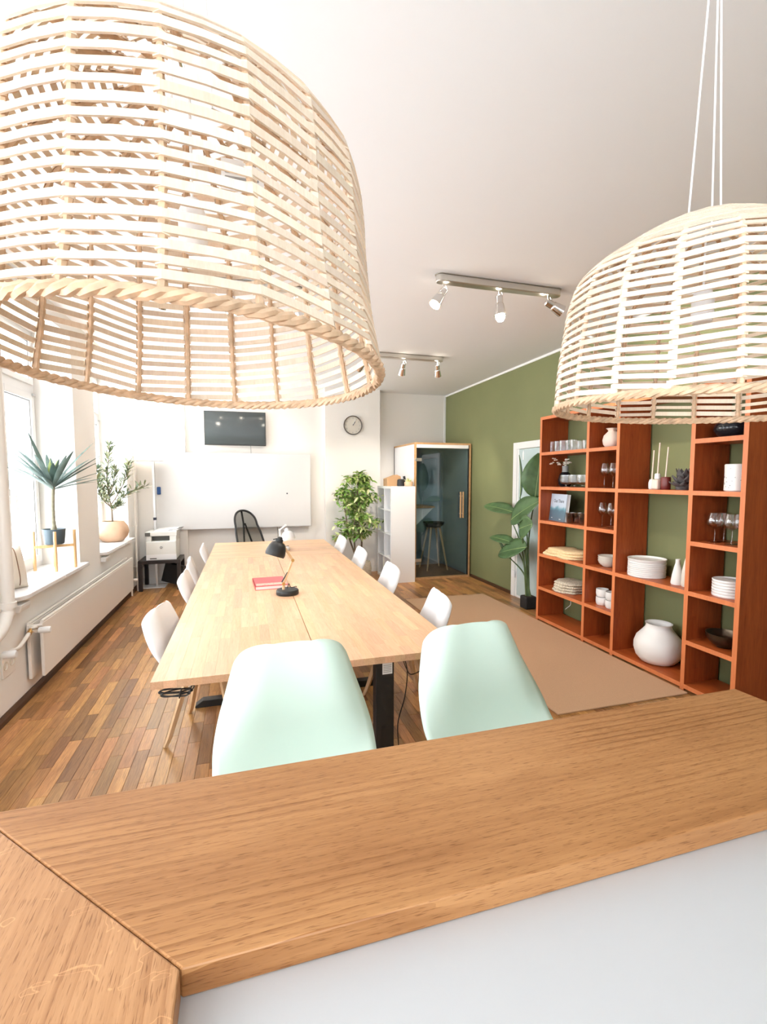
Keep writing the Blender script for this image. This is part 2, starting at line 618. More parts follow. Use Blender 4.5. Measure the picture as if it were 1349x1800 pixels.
def text_mesh(name, body, size, mat, parent, mw, extrude=.0004, align='CENTER'):
    cu = bpy.data.curves.new(name, 'FONT')
    cu.body = body
    cu.size = size
    cu.extrude = extrude
    cu.align_x = align
    cu.align_y = 'CENTER'
    tmp = bpy.data.objects.new('tmp_text', cu)
    COL.objects.link(tmp)
    bpy.context.view_layer.update()
    dg = bpy.context.evaluated_depsgraph_get()
    me = bpy.data.meshes.new_from_object(tmp.evaluated_get(dg))
    bpy.data.objects.remove(tmp)
    me.transform(mw)
    me.materials.clear()
    me.materials.append(M[mat])
    o = bpy.data.objects.new(name, me)
    COL.objects.link(o)
    o.parent = parent
    o.matrix_parent_inverse = PINV.get(parent.name, Matrix.Identity(4))
    return o


def basis(origin, ex, ez):
    """matrix whose local x runs along ex and local y (text up) along ez"""
    ex, ez = Vector(ex).normalized(), Vector(ez).normalized()
    n = ex.cross(ez)
    return Matrix.Translation(Vector(origin)) @ Matrix((ex, ez, n)).transposed().to_4x4()


def smooth_path(pts, n=6):
    pts = [Vector(p) for p in pts]
    out = []
    for i in range(len(pts) - 1):
        p0, p1, p2, p3 = pts[max(i - 1, 0)], pts[i], pts[i + 1], pts[min(i + 2, len(pts) - 1)]
        for k in range(n):
            t = k / n
            out.append(.5 * ((2 * p1) + (-p0 + p2) * t + (2 * p0 - 5 * p1 + 4 * p2 - p3) * t * t + (-p0 + 3 * p1 - 3 * p2 + p3) * t ** 3))
    out.append(pts[-1])
    return out


# pinhole projection, used only to rank which planks show largest
_cy, _sy, _cp, _sp = math.cos(math.radians(16.33)), math.sin(math.radians(16.33)), math.cos(math.radians(4.09)), math.sin(math.radians(4.09))


def px(x, y, z):
    z -= 1.65
    d = x * _sy * _cp + y * _cy * _cp - z * _sp
    return 674.5 + 826 * (x * _cy - y * _sy) / d, 900 - 826 * (x * _sy * _sp + y * _cy * _sp + z * _cp) / d, d


# ================================================================== STRUCTURE
fl = struct(B(XL - .4, XR + .3, YR - .3, YB + .6, -.12, -.006).build('floor', 'subfloor', smooth=None))
fl['label'] = 'warm brown parquet floor of staggered oak strips'

# parquet strips
PW, PL = .072, .46
cands = []
nx = int((XR - XL) / PW) + 1
for i in range(nx):
    x0 = XL + i * PW
    x1 = min(x0 + PW, XR)
    y = -1.0 - random.random() * PL
    while y < YB + .22:
        l = PL * random.choice((.55, .75, 1, 1, 1.2))
        cands.append((x0, x1, y, min(y + l, YB + .22)))
        y += l


def plank_rank(c):
    mx, my = (c[0] + c[1]) / 2, (c[2] + c[3]) / 2
    if my < .9:
        return 1e9
    X, Y, d = px(mx, my, 0)
    if X < -20 or X > 1370 or Y > 1432 - .175 * X:
        return 1e9
    if 2.1 < mx < 3.2 and 2.7 < my < 5.9:
        return 1e8
    if mx > 3.25 and my < 4.7:
        return 1e8
    if -.15 < mx < 1.05 and 2.6 < my:
        return 1e7 + d
    return d


cands.sort(key=plank_rank)
pcache = {}
for k, (x0, x1, y0, y1) in enumerate(cands[:290]):
    key = (round(x1 - x0, 4), round(y1 - y0, 4))
    if key not in pcache:
        pcache[key] = MB().cbox(.0004, key[0] - .0004, .0004, key[1] - .0004, -.006, 0, .0012).mesh('plank', 'plank')
    o = bpy.data.objects.new('plank', pcache[key])
    COL.objects.link(o)
    o.location = (x0, y0, 0)
    o.parent = fl
rest = MB()
for x0, x1, y0, y1 in cands[290:]:
    rest.cbox(x0 + .0004, x1 - .0004, y0 + .0004, y1 - .0004, -.006, 0, .0012)
ro = rest.build('plank_field', 'plank', fl, smooth=None)
ro['kind'] = 'stuff'

struct(B(XL - .4, XR + .3, YR - .3, YB + .6, ZC, ZC + .15).build('ceiling', 'ceil', smooth=None))

# left wall with window openings
wl = MB()
ys = sorted(WINS)
prev = YR - .3
for a, b in ys:
    wl.box(XL - .42, XL, prev, a, 0, ZC)
    wl.box(XL - .42, XL, a, b, 0, SILL - .02)
    wl.box(XL - .42, XL, a, b, HEAD, ZC)
    prev = b
wl.box(XL - .42, XL, prev, YB + .6, 0, ZC)
struct(wl.build('wall_left', 'wall', smooth=None))
# far wall: lit pier, shallow recess behind the screen, clock pier, niche by the green wall
wf = MB()
wf.box(XL, -.90, YB, YB + .5, 0, ZC)
wf.box(-.90, 1.31, YB + .10, YB + .5, 0, ZC)
wf.box(1.31, 2.28, YB, YB + .5, 0, ZC)
wf.box(2.28, XR, YB + .22, YB + .5, 0, ZC)
struct(wf.build('wall_back', 'wall', smooth=None))
struct(B(XR, XR + .2, YR - .3, YB + .5, 0, ZC).build('wall_right', 'green', smooth=None))
wr = MB()
wr.box(XL, SW[0], YR - .3, YR, 0, ZC)
wr.box(SW[1], XR, YR - .3, YR, 0, ZC)
wr.box(SW[0], SW[1], YR - .3, YR, 0, SW[2])
wr.box(SW[0], SW[1], YR - .3, YR, SW[3], ZC)
struct(wr.build('wall_rear', 'wall', smooth=None))
# trims
struct(B(XR - .012, XR, YR, YB + .22, ZC - .028, ZC).build('trim_1', 'trimwhite', smooth=None))['label'] = 'thin white strip between green wall and ceiling'
struct(B(XR - .03, XR, YB + .205, YB + .22, 0, ZC).build('trim_2', 'trimwhite', smooth=None))['label'] = 'thin white corner strip beside green wall'
struct(MB().prism([(XL, 0), (XL + .022, 0), (XL + .022, .035), (XL + .008, .06), (XL, .06)], 'Y', YR, YB).build('baseboard_left', 'brownbase', smooth=None))
bb = MB().box(XL, -.9, YB - .015, YB, 0, .1).box(-.9, 1.31, YB + .085, YB + .1, 0, .1).box(1.31, 2.28, YB - .015, YB, 0, .1).box(2.28, 2.6, YB + .205, YB + .22, 0, .1)
struct(bb.build('baseboard_back', 'trimwhite', smooth=None))
struct(B(XR - .018, XR, 5.82, 7.1, 0, .045).build('baseboard_right', 'brownbase', smooth=None))


# windows
def window(i, a, b):
    o = bpy.data.objects.new('window_%d' % i, None)
    COL.objects.link(o)
    o.location = (-1.94, (a + b) / 2, SILL)
    PINV[o.name] = Matrix.Translation(o.location).inverted()
    struct(o)
    o['label'] = ('tall white casement window nearest the camera with blown-out daylight', 'second tall window along the left wall behind the olive tree',
                  'tall white casement window beside the pendant lamp', 'tall white casement window beside the bar')[i - 1]
    X0, X1 = -1.99, -1.92
    m, w = (a + b) / 2, .05
    f = MB().box(X0, X1, a, a + w, SILL, HEAD).box(X0, X1, b - w, b, SILL, HEAD)
    f.box(X0, X1, a + w, b - w, SILL, SILL + .06).box(X0, X1, a + w, b - w, HEAD - w, HEAD)
    f.box(X0, X1, a + w, b - w, 2.44, 2.52).box(X0, X1, m - .035, m + .035, SILL + .06, HEAD - w)
    f.build('window_frame', 'pvc', o, smooth=None)
    for sgn in (-1, 1):
        y0, y1 = (a + w, m - .035) if sgn < 0 else (m + .035, b - w)
        for z0, z1, tk in ((SILL + .06, 2.44, .065), (2.52, HEAD - w, .05)):
            s = MB().box(X0 + .012, X1 + .018, y0, y0 + tk, z0, z1).box(X0 + .012, X1 + .018, y1 - tk, y1, z0, z1)
            s.box(X0 + .012, X1 + .018, y0 + tk, y1 - tk, z0, z0 + tk).box(X0 + .012, X1 + .018, y0 + tk, y1 - tk, z1 - tk, z1)
            so = s.build('sash', 'pvc', o, smooth=None, bevel=.004)
            B(X0 + .03, X0 + .042, y0 + tk, y1 - tk, z0 + tk, z1 - tk).build('pane', 'pane', so, smooth=None)
            # grey rubber seal round the pane
            g = MB().box(X1 + .001, X1 + .003, y1 - tk - .012, y1 - tk, z0 + tk, z1 - tk).box(X1 + .001, X1 + .003, y0 + tk, y1 - tk, z1 - tk - .01, z1 - tk)
            g.build('seal', 'grey', so, smooth=None)
            if z0 < 1 and sgn > 0:
                h = MB().box(X1 + .018, X1 + .03, y0 + .015, y0 + .045, 1.42, 1.56)
                h.tube(smooth_path([(X1 + .03, y0 + .03, 1.5), (X1 + .065, y0 + .03, 1.5), (X1 + .07, y0 + .04, 1.49), (X1 + .07, y0 + .05, 1.38)]), .009, 8)
                h.build('handle', 'pvc', so)
    # hinge cover below the transom
    MB().box(X1 + .018, X1 + .03, b - .1, b - .04, 2.42, 2.44).build('hinge', 'alu', o, smooth=None)
    # two marble slabs with a rounded near end, overhanging the wall
    mid = a + (b - a) * .56
    n = 8
    def slab(y0, y1, round_near):
        xo = XL + .075
        pts = [(-1.93, y0)]
        if round_near:
            pts += [(XL - .04, y0)]
            pts += [(xo - .115 + .115 * math.sin(k / n * PI / 2), y0 + .115 - .115 * math.cos(k / n * PI / 2)) for k in range(n + 1)]
        else:
            pts += [(xo - .012, y0), (xo, y0 + .012)]
        pts += [(xo, y1 - .01), (xo - .01, y1), (-1.93, y1)]
        return MB().prism(pts, 'Z', SILL - .02, SILL + .012)
    slab(a - .02, mid - .002, True).build('sill_slab', 'marble', o, bevel=.004)
    slab(mid + .002, b + .04, False).build('sill_slab', 'marble', o, bevel=.004)
    MB().prism([(XL, SILL - .1), (XL + .05, SILL - .1), (XL + .06, SILL - .07), (XL + .06, SILL - .045), (XL, SILL - .045)], 'Y', a + .0, a + .16).build('bracket', 'pvc', o, smooth=None, bevel=.006)
    return o


for i, (a, b) in enumerate(WINS):
    window(i + 1, a, b)
# rear window, out of view, assumed from the light on bar and pendants
o = bpy.data.objects.new('window_5', None)
COL.objects.link(o)
struct(o)
o['label'] = 'unseen rear window added for the light on the bar'
f = MB()
for x in (SW[0], (SW[0] * 2 + SW[1]) / 3, (SW[0] + SW[1] * 2) / 3, SW[1] - .07):
    f.box(x, x + .07, YR - .2, YR - .12, SW[2], SW[3])
f.box(SW[0], SW[1], YR - .2, YR - .12, SW[2], SW[2] + .07).box(SW[0], SW[1], YR - .2, YR - .12, SW[3] - .07, SW[3])
f.build('window_frame', 'pvc', o, smooth=None)
B(SW[0], SW[1], YR - .165, YR - .155, SW[2], SW[3]).build('pane', 'pane', o, smooth=None)

# door in the green wall
d = bpy.data.objects.new('door_1', None)
COL.objects.link(d)
struct(d)
d['label'] = 'pale frosted glass door in white frame behind the tall plant'
DY0, DY1 = 4.86, 5.81
fr = MB().box(XR - .035, XR, DY1 - .09, DY1, 0, 2.14).box(XR - .035, XR, DY0, DY0 + .09, 0, 2.14).box(XR - .035, XR, DY0 + .09, DY1 - .09, 2.05, 2.14)
fr.build('door_frame', 'trimwhite', d, smooth=None, bevel=.004)
st = MB().box(XR - .02, XR + .0, DY1 - .125, DY1 - .09, 0, 2.05).box(XR - .02, XR, DY0 + .09, DY1 - .125, 0, .03)
st.build('door_stop', 'trimwhite', d, smooth=None)
dp = B(XR - .016, XR - .004, DY0 + .09, DY1 - .125, .03, 2.045).build('door_pane', 'frost', d, smooth=None)
# small white shapes laid over the glass
mk = MB().prism([(5.575, 1.90), (5.60, 1.90), (5.605, 1.99), (5.585, 2.035), (5.57, 2.00)], 'X', XR - .0185, XR - .0165)
mk.build('white_mark', 'whitemark', dp, smooth=None)
mk = MB()
mk.tube(smooth_path([(XR - .0175, 5.62, 1.76), (XR - .0175, 5.60, 1.745), (XR - .0175, 5.575, 1.765)]), .004, 5)
mk.tube(smooth_path([(XR - .0175, 5.62, 1.70), (XR - .0175, 5.59, 1.70), (XR - .0175, 5.605, 1.65), (XR - .0175, 5.60, 1.64)]), .009, 5)
mk.tube(smooth_path([(XR - .0175, 5.625, 1.58), (XR - .0175, 5.60, 1.62), (XR - .0175, 5.585, 1.585), (XR - .0175, 5.61, 1.56), (XR - .0175, 5.60, 1.525), (XR - .0175, 5.585, 1.55), (XR - .0175, 5.595, 1.575)]), .008, 5)
mk.build('white_mark', 'whitemark', dp)
B(XR - .05, XR - .035, 5.70, 5.775, .27, .37).build('switch_box', 'whitepl', d, smooth=None, bevel=.006)


# ================================================================== BAR
bz = 1.10
bt = T('oak_bar_counter', 'oiled oak bar top with mitred corner in the foreground', 'bar top', (.4, .7, 1.063))
g = .0008
MB().prism([(-.081 + g, .535), (1.235, .535), (1.243, .60), (1.222, .89), (-.43 + g, .89)], 'Z', 1.063, bz).build('board', 'bar', bt, smooth=None, bevel=.0025, label='long oak board with straight grain')
MB().prism([(-.43 - g, .89), (-.081 - g, .535), (-.081 - g, -.9), (-.43 - g, -.9)], 'Z', 1.063, bz).build('board', 'bary', bt, smooth=None, bevel=.0025, label='short side oak board with pale ray flecks')
cu = T('white_worktop', 'white counter under the oak bar top', 'counter', (.5, .3, 0))
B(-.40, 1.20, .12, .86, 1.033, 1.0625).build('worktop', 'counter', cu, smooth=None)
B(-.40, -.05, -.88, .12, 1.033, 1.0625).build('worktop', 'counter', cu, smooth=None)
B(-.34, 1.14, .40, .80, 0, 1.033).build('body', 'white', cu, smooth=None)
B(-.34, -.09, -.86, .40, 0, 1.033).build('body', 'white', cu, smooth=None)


# ================================================================== PENDANT LAMPS
def pendant(label, c, zr, k, tx, ty, rs, phase, apex, rows_dir):
    ZS = [0, .08, .16, .22, .27, .31, .34, .36, .37]
    prof = [(r, z * k) for r, z in zip(rs, ZS)]
    L = T('pendant_lamp', label, 'pendant lamp', (c[0], c[1], zr), 'woven rattan pendant lamps over the bar')
    # resample the profile by arc length
    sp = smooth_path([(r, 0, z) for r, z in prof], 10)
    arc = [0]
    for i in range(1, len(sp)):
        arc.append(arc[-1] + (sp[i] - sp[i - 1]).length)

    def at(s):
        s = max(0, min(arc[-1] - 1e-6, s))
        for i in range(len(arc) - 1):
            if arc[i + 1] >= s:
                t = (s - arc[i]) / (arc[i + 1] - arc[i])
                p = sp[i].lerp(sp[i + 1], t)
                d = (sp[i + 1] - sp[i]).normalized()
                return p.x, p.z, d.x, d.z
        return sp[-1].x, sp[-1].z, -1, 0

    def P(ang, s, out=0.0):
        r, z, dr, dz = at(s)
        r2, z2 = r + dz * out, z - dr * out
        x, y = r2 * math.cos(ang), r2 * math.sin(ang)
        return Vector((c[0] + x, c[1] + y, zr + z2 + x * tx + y * ty))

    NR = 19
    A = [math.radians(phase) + 2 * PI * i / NR for i in range(NR)]
    smax = arc[-1] - .004
    pitch = .0158
    nrow = int((smax - .012) / pitch)
    # ribs: rattan canes with a knot at each winding
    for a in A:
        pts, rr = [], []
        n = nrow * 2
        for i in range(n + 1):
            pts.append(P(a, smax * i / n, 0))
            rr.append(.0034 + (.0016 if i % 2 else 0) + random.uniform(-.0003, .0003))
        MB().tube(pts, rr, 6).build('rib', 'strawrim', L)
    # rim: three twisted strands
    for st in range(3):
        pts = []
        n = 150
        for i in range(n):
            a = 2 * PI * i / n
            w = 2 * PI * i / n * 34 / 1.0 + st * 2 * PI / 3
            pts.append(P(a, .0, 0) + Vector((math.cos(a) * math.cos(w), math.sin(a) * math.cos(w), math.sin(w))) * .0042 + Vector((0, 0, -.002)))
        MB().tube(pts, .0048, 6, closed=True).build('rim_strand', 'strawrim', L)
    # top ring
    MB().tube([P(2 * PI * i / 40, smax) for i in range(40)], .0055, 6, closed=True).build('top_ring', 'strawrim', L)
    # woven strips: one flat strip between two neighbouring ribs
    strips = []
    for j in range(NR):
        slope = random.choice((-.004, -.002, .001, .003, .0045)) + random.uniform(-.001, .001)
        offp = random.uniform(0, pitch * .5) + .010
        for i in range(nrow):
            s0 = offp + pitch * i + random.uniform(-.0012, .0012)
            if s0 + .005 > smax:
                continue
            a0, a1 = A[j], A[j] + 2 * PI / NR
            r0 = at(s0)[0]
            if r0 < .10 and i % 2:
                continue
            w = random.uniform(.0036, .0052) * (.75 if r0 < .12 else 1)
            th = .0012
            m = MB()
            vs = []
            over = .0048
            ext = .0065 / max(r0, .05)
            for t, out in ((-1, .0012), (0, over), (.5, over * .6), (1, over), (2, .0012)):
                ang = a0 - ext if t == -1 else a1 + ext if t == 2 else a0 + (a1 - a0) * t
                ss = s0 + slope * (min(1, max(0, t)) - .5) * 2
                # straight chord between ribs
                base = None
                if t == .5:
                    pa, pb = P(a0, ss, over), P(a1, ss, over)
                    base = (pa + pb) / 2
                    nrm = P(ang, ss, .01) - P(ang, ss, 0)
                    base += nrm.normalized() * .0015
                for ds, do in ((-w, -th), (-w, th), (w, th), (w, -th)):
                    if base is None:
                        vs.append(P(ang, ss + ds, out + do))
                    else:
                        vs.append(base + P(ang, ss + ds, do) - P(ang, ss, 0))
            fs = []
            for q in range(4):
                for e in range(4):
                    fs.append((q * 4 + e, q * 4 + (e + 1) % 4, q * 4 + 4 + (e + 1) % 4, q * 4 + 4 + e))
            fs += [(3, 2, 1, 0), (16, 17, 18, 19)]
            mid = P((a0 + a1) / 2, s0)
            X, Y, d = px(*mid)
            vis = d if (-40 < X < 1390 and -40 < Y) else 99
            strips.append((vis, vs, fs))
    strips.sort(key=lambda q: q[0])
    for vis, vs, fs in strips[:296]:
        MB().add(vs, fs).build('strip', 'straw', L, smooth=30)
    m = MB()
    for vis, vs, fs in strips[296:]:
        m.add(vs, fs)
    o = m.build('strip_weave', 'straw', L, smooth=30)
    o['kind'] = 'stuff'
    # suspension cords and socket
    ap = Vector(apex)
    for i in range(3):
        a = math.radians(20 + 120 * i + phase)
        hp = Vector((c[0] + .033 * math.cos(a), c[1] + .033 * math.sin(a), P(0, smax).z))
        MB().tube([hp, ap], .0018, 6).build('cord', 'cord', L)
        MB().tube([hp, P(a, smax)], .0022, 6).build('hanger_wire', 'chrome', L)
    MB().tube([ap - Vector((0, 0, .005)), (ap.x, ap.y, ZC)], .0022, 6).build('cord', 'cord', L)
    MB().lathe([(.0, .0), (.03, .0), (.045, .03), (.045, .045), (0, .045)], (ap.x, ap.y, ZC - .045), 20).build('ceiling_rose', 'whitepl', L)
    zs = zr + .17
    MB().tube([(c[0], c[1], P(0, smax).z), (c[0], c[1], zs + .07)], .002, 6).build('cable', 'cord', L)
    MB().lathe([(0, 0), (.017, 0), (.02, .012), (.02, .05), (.012, .07), (0, .07)], (c[0], c[1], zs), 16).build('socket', 'whitepl', L)
    return L


RS1 = [.275, .258, .249, .245, .233, .186, .132, .090, .064]
RS2 = [.275, .270, .260, .2505, .228, .175, .126, .089, .061]
p1 = pendant('large woven rattan pendant lamp at left hanging close to the camera', (-.067, .769), 1.815, 1.046, -.029, -.033, RS1, 3.85, (-.067, .769, 3.0), 1)
tg = MB().box(-.02, .028, .60, .6006, 1.985, 2.02)
tg.build('care_tag', 'paper', p1, smooth=None)
tl = MB()
for i in range(4):
    tl.box(-.016, .022, .5992, .5998, 1.992 + i * .006, 1.9945 + i * .006)
tl.build('tag_print', 'tagprint', p1, smooth=None)
pendant('woven rattan pendant lamp at right hanging in front of the orange shelves', (.895, .757), 1.7945, .967, -.016, .039, RS2, 4.0, (.90, .765, 2.83), 1)


# ================================================================== TABLES
def staved(parent, x0, x1, y0, y1, along, w=.055, l=.46, z0=.705, z1=.74):
    nr = max(1, round(((x1 - x0) if along == 'Y' else (y1 - y0)) / w))
    ww = ((x1 - x0) if along == 'Y' else (y1 - y0)) / nr
    a0, a1 = (y0, y1) if along == 'Y' else (x0, x1)
    cache = {}
    for i in range(nr):
        p = a0
        first = True
        while p < a1 - 1e-4:
            ln = random.choice((.30, .40, .46, .52, .60))
            if first:
                ln *= random.choice((.4, .6, .8, 1))
                first = False
            q = min(p + ln, a1)
            if a1 - q < .09:
                q = a1
            key = round(q - p, 4)
            if key not in cache:
                mb = MB()
                if along == 'Y':
                    mb.cbox(.0001, ww - .0001, .0001, key - .0001, z0, z1, .0005)
                    cache[key] = mb.mesh('stave', 'stave')
                else:
                    mb.cbox(.0001, key - .0001, .0001, ww - .0001, z0, z1, .0005)
                    cache[key] = mb.mesh('stave', 'stavex')
            o = bpy.data.objects.new('stave', cache[key])
            COL.objects.link(o)
            o.location = (x0 + i * ww, p, 0) if along == 'Y' else (p, y0 + i * ww, 0)
            o.parent = parent
            o.matrix_parent_inverse = PINV[parent.name]
            p = q


def desk_leg(parent, x, y, foot=.66, along='X'):
    m = MB().box(x - .05, x + .05, y - .03, y + .03, .05, .69)
    m.box(x - .045, x + .045, y - .026, y + .026, .66, .7045)
    m.build('column', 'black', parent, smooth=None, bevel=.003)
    h = foot / 2
    MB().prism([(x - h, 0), (x + h, 0), (x + h, .015), (x + h - .05, .05), (x - h + .05, .05), (x - h, .015)], 'Y', y - .035, y + .035).build('foot', 'black', parent, smooth=None, bevel=.003)


XM = .337
for nm, xa, xb in (('left half of the long oak table with a red book on it', -.428, XM - .002), ('right half of the long oak table near the orange shelves', XM + .002, 1.105)):
    t = T('work_table', nm, 'table', ((xa + xb) / 2, 3.9, 0), 'oak work tables pushed together')
    staved(t, xa, xb, 2.25, 5.59, 'Y')
    xc = (xa + xb) / 2 if xa > 0 else -.05
    for y in (2.33, 3.55, 5.2):
        desk_leg(t, xc - (.04 if xa > 0 else 0), y)
    B(xc - .03, xc + .03, 2.37, 5.17, .672, .7045).build('frame_beam', 'black', t, smooth=None)
    if xa > 0:
        lb = B(.668, .722, 2.2985, 2.2997, .625, .685).build('sticker', 'paper', t, smooth=None)
        ml = MB()
        for i in range(5):
            ml.box(.673, .717, 2.2975, 2.298, .635 + i * .009, .638 + i * .009)
        ml.build('sticker_print', 'tagprint', lb, smooth=None)
        B(.52, .60, 2.50, 3.2, .60, .70).build('cable_tray', 'white', t, smooth=None, bevel=.01)
t = T('work_table', 'oak table across the far end below the whiteboard', 'table', (.34, 6.3, 0), 'oak work tables pushed together')
staved(t, -.428, 1.108, 5.596, 6.98, 'X')
for x in (-.1, .78):
    for y in (5.85, 6.75):
        desk_leg(t, x, y)

# cables
cb = T('power_cable', 'thin black cable dangling beside the black table leg', 'cable', (.80, 2.33, 0))
MB().tube(smooth_path([(.79, 2.36, .70), (.82, 2.36, .62), (.86, 2.38, .57), (.95, 2.40, .60), (1.0, 2.42, .70)]), .003, 6).build('loop', 'black', cb)
MB().tube(smooth_path([(.80, 2.37, .70), (.83, 2.37, .6), (.82, 2.38, .45), (.78, 2.38, .30), (.78, 2.37, .12), (.73, 2.37, .006)]), .003, 6).build('drop', 'black', cb)
pts = [(-.235, 2.28, .704), (-.26, 2.275, .690)]
for i in range(40):
    a = i / 10 * 2 * PI
    k = i // 10
    pts.append((-.325 + (.058 + .006 * k) * math.cos(a), 2.262 + .008 * k, .668 + .004 * k + (.010 + .004 * (k % 2)) * math.sin(a) + .10 * (.058 * math.cos(a)) * (1 if k % 2 else -1)))
pts += [(-.30, 2.256, .69), (-.31, 2.256, .65)]
tag(MB().tube(smooth_path(pts, 3), .0034, 6).build('coiled_cable', 'black'), 'coiled black cable tied under the near table corner', 'cable')


# ================================================================== CHAIRS
# rows: y, z, half width, edge lift, hollow towards the sitter, edge rolled backwards
SHELL = [(.215, -.014, .165, 0, 0, 0), (.19, -.002, .195, .006, 0, 0), (.10, .0, .225, .018, 0, 0), (0, -.008, .243, .028, 0, 0), (-.10, -.004, .255, .038, .01, 0),
         (-.165, .03, .262, .04, .03, .01), (-.20, .09, .260, .03, .045, .03), (-.226, .17, .246, .012, .055, .06), (-.252, .25, .224, .0, .055, .075), (-.276, .33, .200, -.004, .05, .08),
         (-.286, .358, .188, -.006, .046, .072), (-.296, .385, .167, -.006, .04, .05), (-.303, .401, .132, -.004, .026, .026), (-.304, .408, .086, -.002, .012, .006)]


def shell_obj(seat, mat, parent):
    rows = smooth_path([(q[0], q[1], q[2]) for q in SHELL], 3)
    ext = smooth_path([(q[3], q[4], q[5]) for q in SHELL], 3)
    n = len(rows) - 1
    nu = 22

    def fn(u, v):
        i = min(int(round(v * n)), n)
        y, z, hw = rows[i]
        up, fw, rl_ = ext[i]
        uu = u * 2 - 1
        e = abs(uu) ** 2.2
        return (hw * uu, y + fw * e - (rl_ + fw * .55) * abs(uu) ** 5, seat + z + up * e)
    return MB().grid(fn, nu, n).build('seat_shell', mat, parent, smooth=80, solid=.008)


def chair_proto(name, label, group, seat, mat, spread, legr, foot_ring=False, pad=True):
    o = T(name, label, 'chair' if seat < .6 else 'bar stool', (0, 0, 0), group)
    shell_obj(seat, mat, o)
    if pad:
        def fn(u, v):
            x, y = (u * 2 - 1), (v * 2 - 1)
            r = max(abs(x), abs(y))
            h = .028 * (1 - r ** 4)
            return (x * .185 * (1 - .12 * y * y), y * .17 + .01, seat + .010 + h + .02 * abs(x) ** 2.2)
        MB().grid(fn, 12, 12).build('seat_pad', mat, o, smooth=80, solid=.004)
    for sx in (-1, 1):
        for sy in (-1, 1):
            MB().tube([(sx * .10, sy * .10, seat - .012), (sx * (spread - .02), sy * (spread - .02), .12 * seat), (sx * spread, sy * spread, 0)], [legr * 1.35, legr * 1.05, legr * .85], 4, sq=True).build('leg', 'birch', o, smooth=None)
    fr = MB().tube([(-.11, -.11, seat - .03), (.11, .11, seat - .03)], .012, 4, sq=True).tube([(-.11, .11, seat - .03), (.11, -.11, seat - .03)], .012, 4, sq=True)
    fr.build('underframe', 'birch' if not foot_ring else 'black', o, smooth=None)
    if foot_ring:
        q = .10 + (spread - .10) * .62
        MB().tube([(-q, -q, seat * .38), (q, -q, seat * .38), (q, q, seat * .38), (-q, q, seat * .38)], .009, 8, closed=True).build('footrest', 'black', o)
    return o


WG = 'white shell chairs along the oak table'
wc = chair_proto('shell_chair', 'white shell chair at the near left corner of the table', WG, .43, 'whitepl', .215, .016)
chairs = [  # x, y, facing angle of local +Y, label
    (-.25, 3.20, -90, None),
    (-.23, 4.42, -90, 'second white shell chair from the bar on the window side'),
    (-.26, 5.17, -90, 'third white shell chair from the bar on the window side'),
    (-.22, 6.22, -90, 'farthest white shell chair on the window side'),
    (1.03, 3.15, 90, 'nearest white shell chair on the rug side of the table'),
    (1.03, 4.30, 90, 'second white shell chair from the bar on the rug side'),
    (1.00, 5.42, 90, 'third white shell chair from the bar on the rug side'),
    (1.00, 6.58, 90, 'farthest white shell chair on the rug side near the ficus')]
for i, (x, y, r, lb) in enumerate(chairs):
    if i == 0:
        wc.location = (x, y, 0)
        wc.rotation_euler = (0, 0, math.radians(r - 13))
    else:
        copy_tree(wc, (x, y, 0), math.radians(r + random.uniform(-5, 5)), lb)
MG = 'mint green bar stools'
ms = chair_proto('bar_stool', 'left mint green shell stool behind the bar', MG, .675, 'mint', .225, .015, True, False)
ms.location = (.145, 1.32, 0)
ms.rotation_euler = (0, 0, math.radians(180))
copy_tree(ms, (.862, 1.34, 0), math.radians(180 + 3), 'right mint green shell stool behind the bar')

# black mesh office chair at the head of the table
oc = T('office_chair', 'black mesh back office chair at the far end of the table', 'chair', (.07, 7.42, 0))
pr_ = []
for i in range(33):
    a = PI * i / 32
    x = .20 * math.cos(a)
    z = .93 + .22 * math.sin(a) ** .8
    pr_.append((x, z))
outl = [(.245, .50), (.245, .62), (.228, .80)] + pr_ + [(-.228, .80), (-.245, .62), (-.245, .50)]
RZ = Matrix.Translation((.16, 7.36, 0)) @ Matrix.Rotation(math.radians(-143), 4, 'Z')


def ocp(x, z):
    return RZ @ Vector((x, -.16 - .33 * (z - .5) + .9 * x * x, z))


MB().tube([ocp(x, z) for x, z in outl], .016, 8, closed=True).build('back_frame', 'blackpl', oc)
ctr = ocp(0, .85)
bm = MB()
n = len(outl)
for s in range(6):
    k0 = 1 - s / 6
    k1 = 1 - (s + 1) / 6
    for k in range(n):
        q = outl[k], outl[(k + 1) % n]
        vs = [ocp(q[0][0] * k0, .82 + (q[0][1] - .82) * k0), ocp(q[1][0] * k0, .82 + (q[1][1] - .82) * k0), ocp(q[1][0] * k1, .82 + (q[1][1] - .82) * k1), ocp(q[0][0] * k1, .82 + (q[0][1] - .82) * k1)]
        bm.add(vs, [(0, 1, 2, 3)])
bm.build('back_mesh', 'mesh', oc)
sp_ = MB().tube([ocp(0, 1.14) + Vector((-.01, .02, 0)), ocp(0, .95) + Vector((-.02, .035, 0)), ocp(.06, .62) + Vector((-.03, .05, 0))], [.016, .015, .014], 6)
sp_.tube([ocp(0, .95) + Vector((0, .035, 0)), ocp(-.06, .62) + Vector((0, .05, 0))], .014, 6).tube([ocp(-.07, .62) + Vector((0, .05, 0)), ocp(.07, .62) + Vector((0, .05, 0))], .02, 6)
sp_.build('spine', 'blackpl', oc)
MB().box(-.24, .24, -.05, .42, .44, .50, RZ @ Matrix.Translation((0, -.18, 0))).build('seat', 'blackpl', oc, bevel=.02)
MB().cyl(RZ @ Vector((0, 0, .08)), RZ @ Vector((0, 0, .44)), .028).build('gas_lift', 'blackpl', oc)
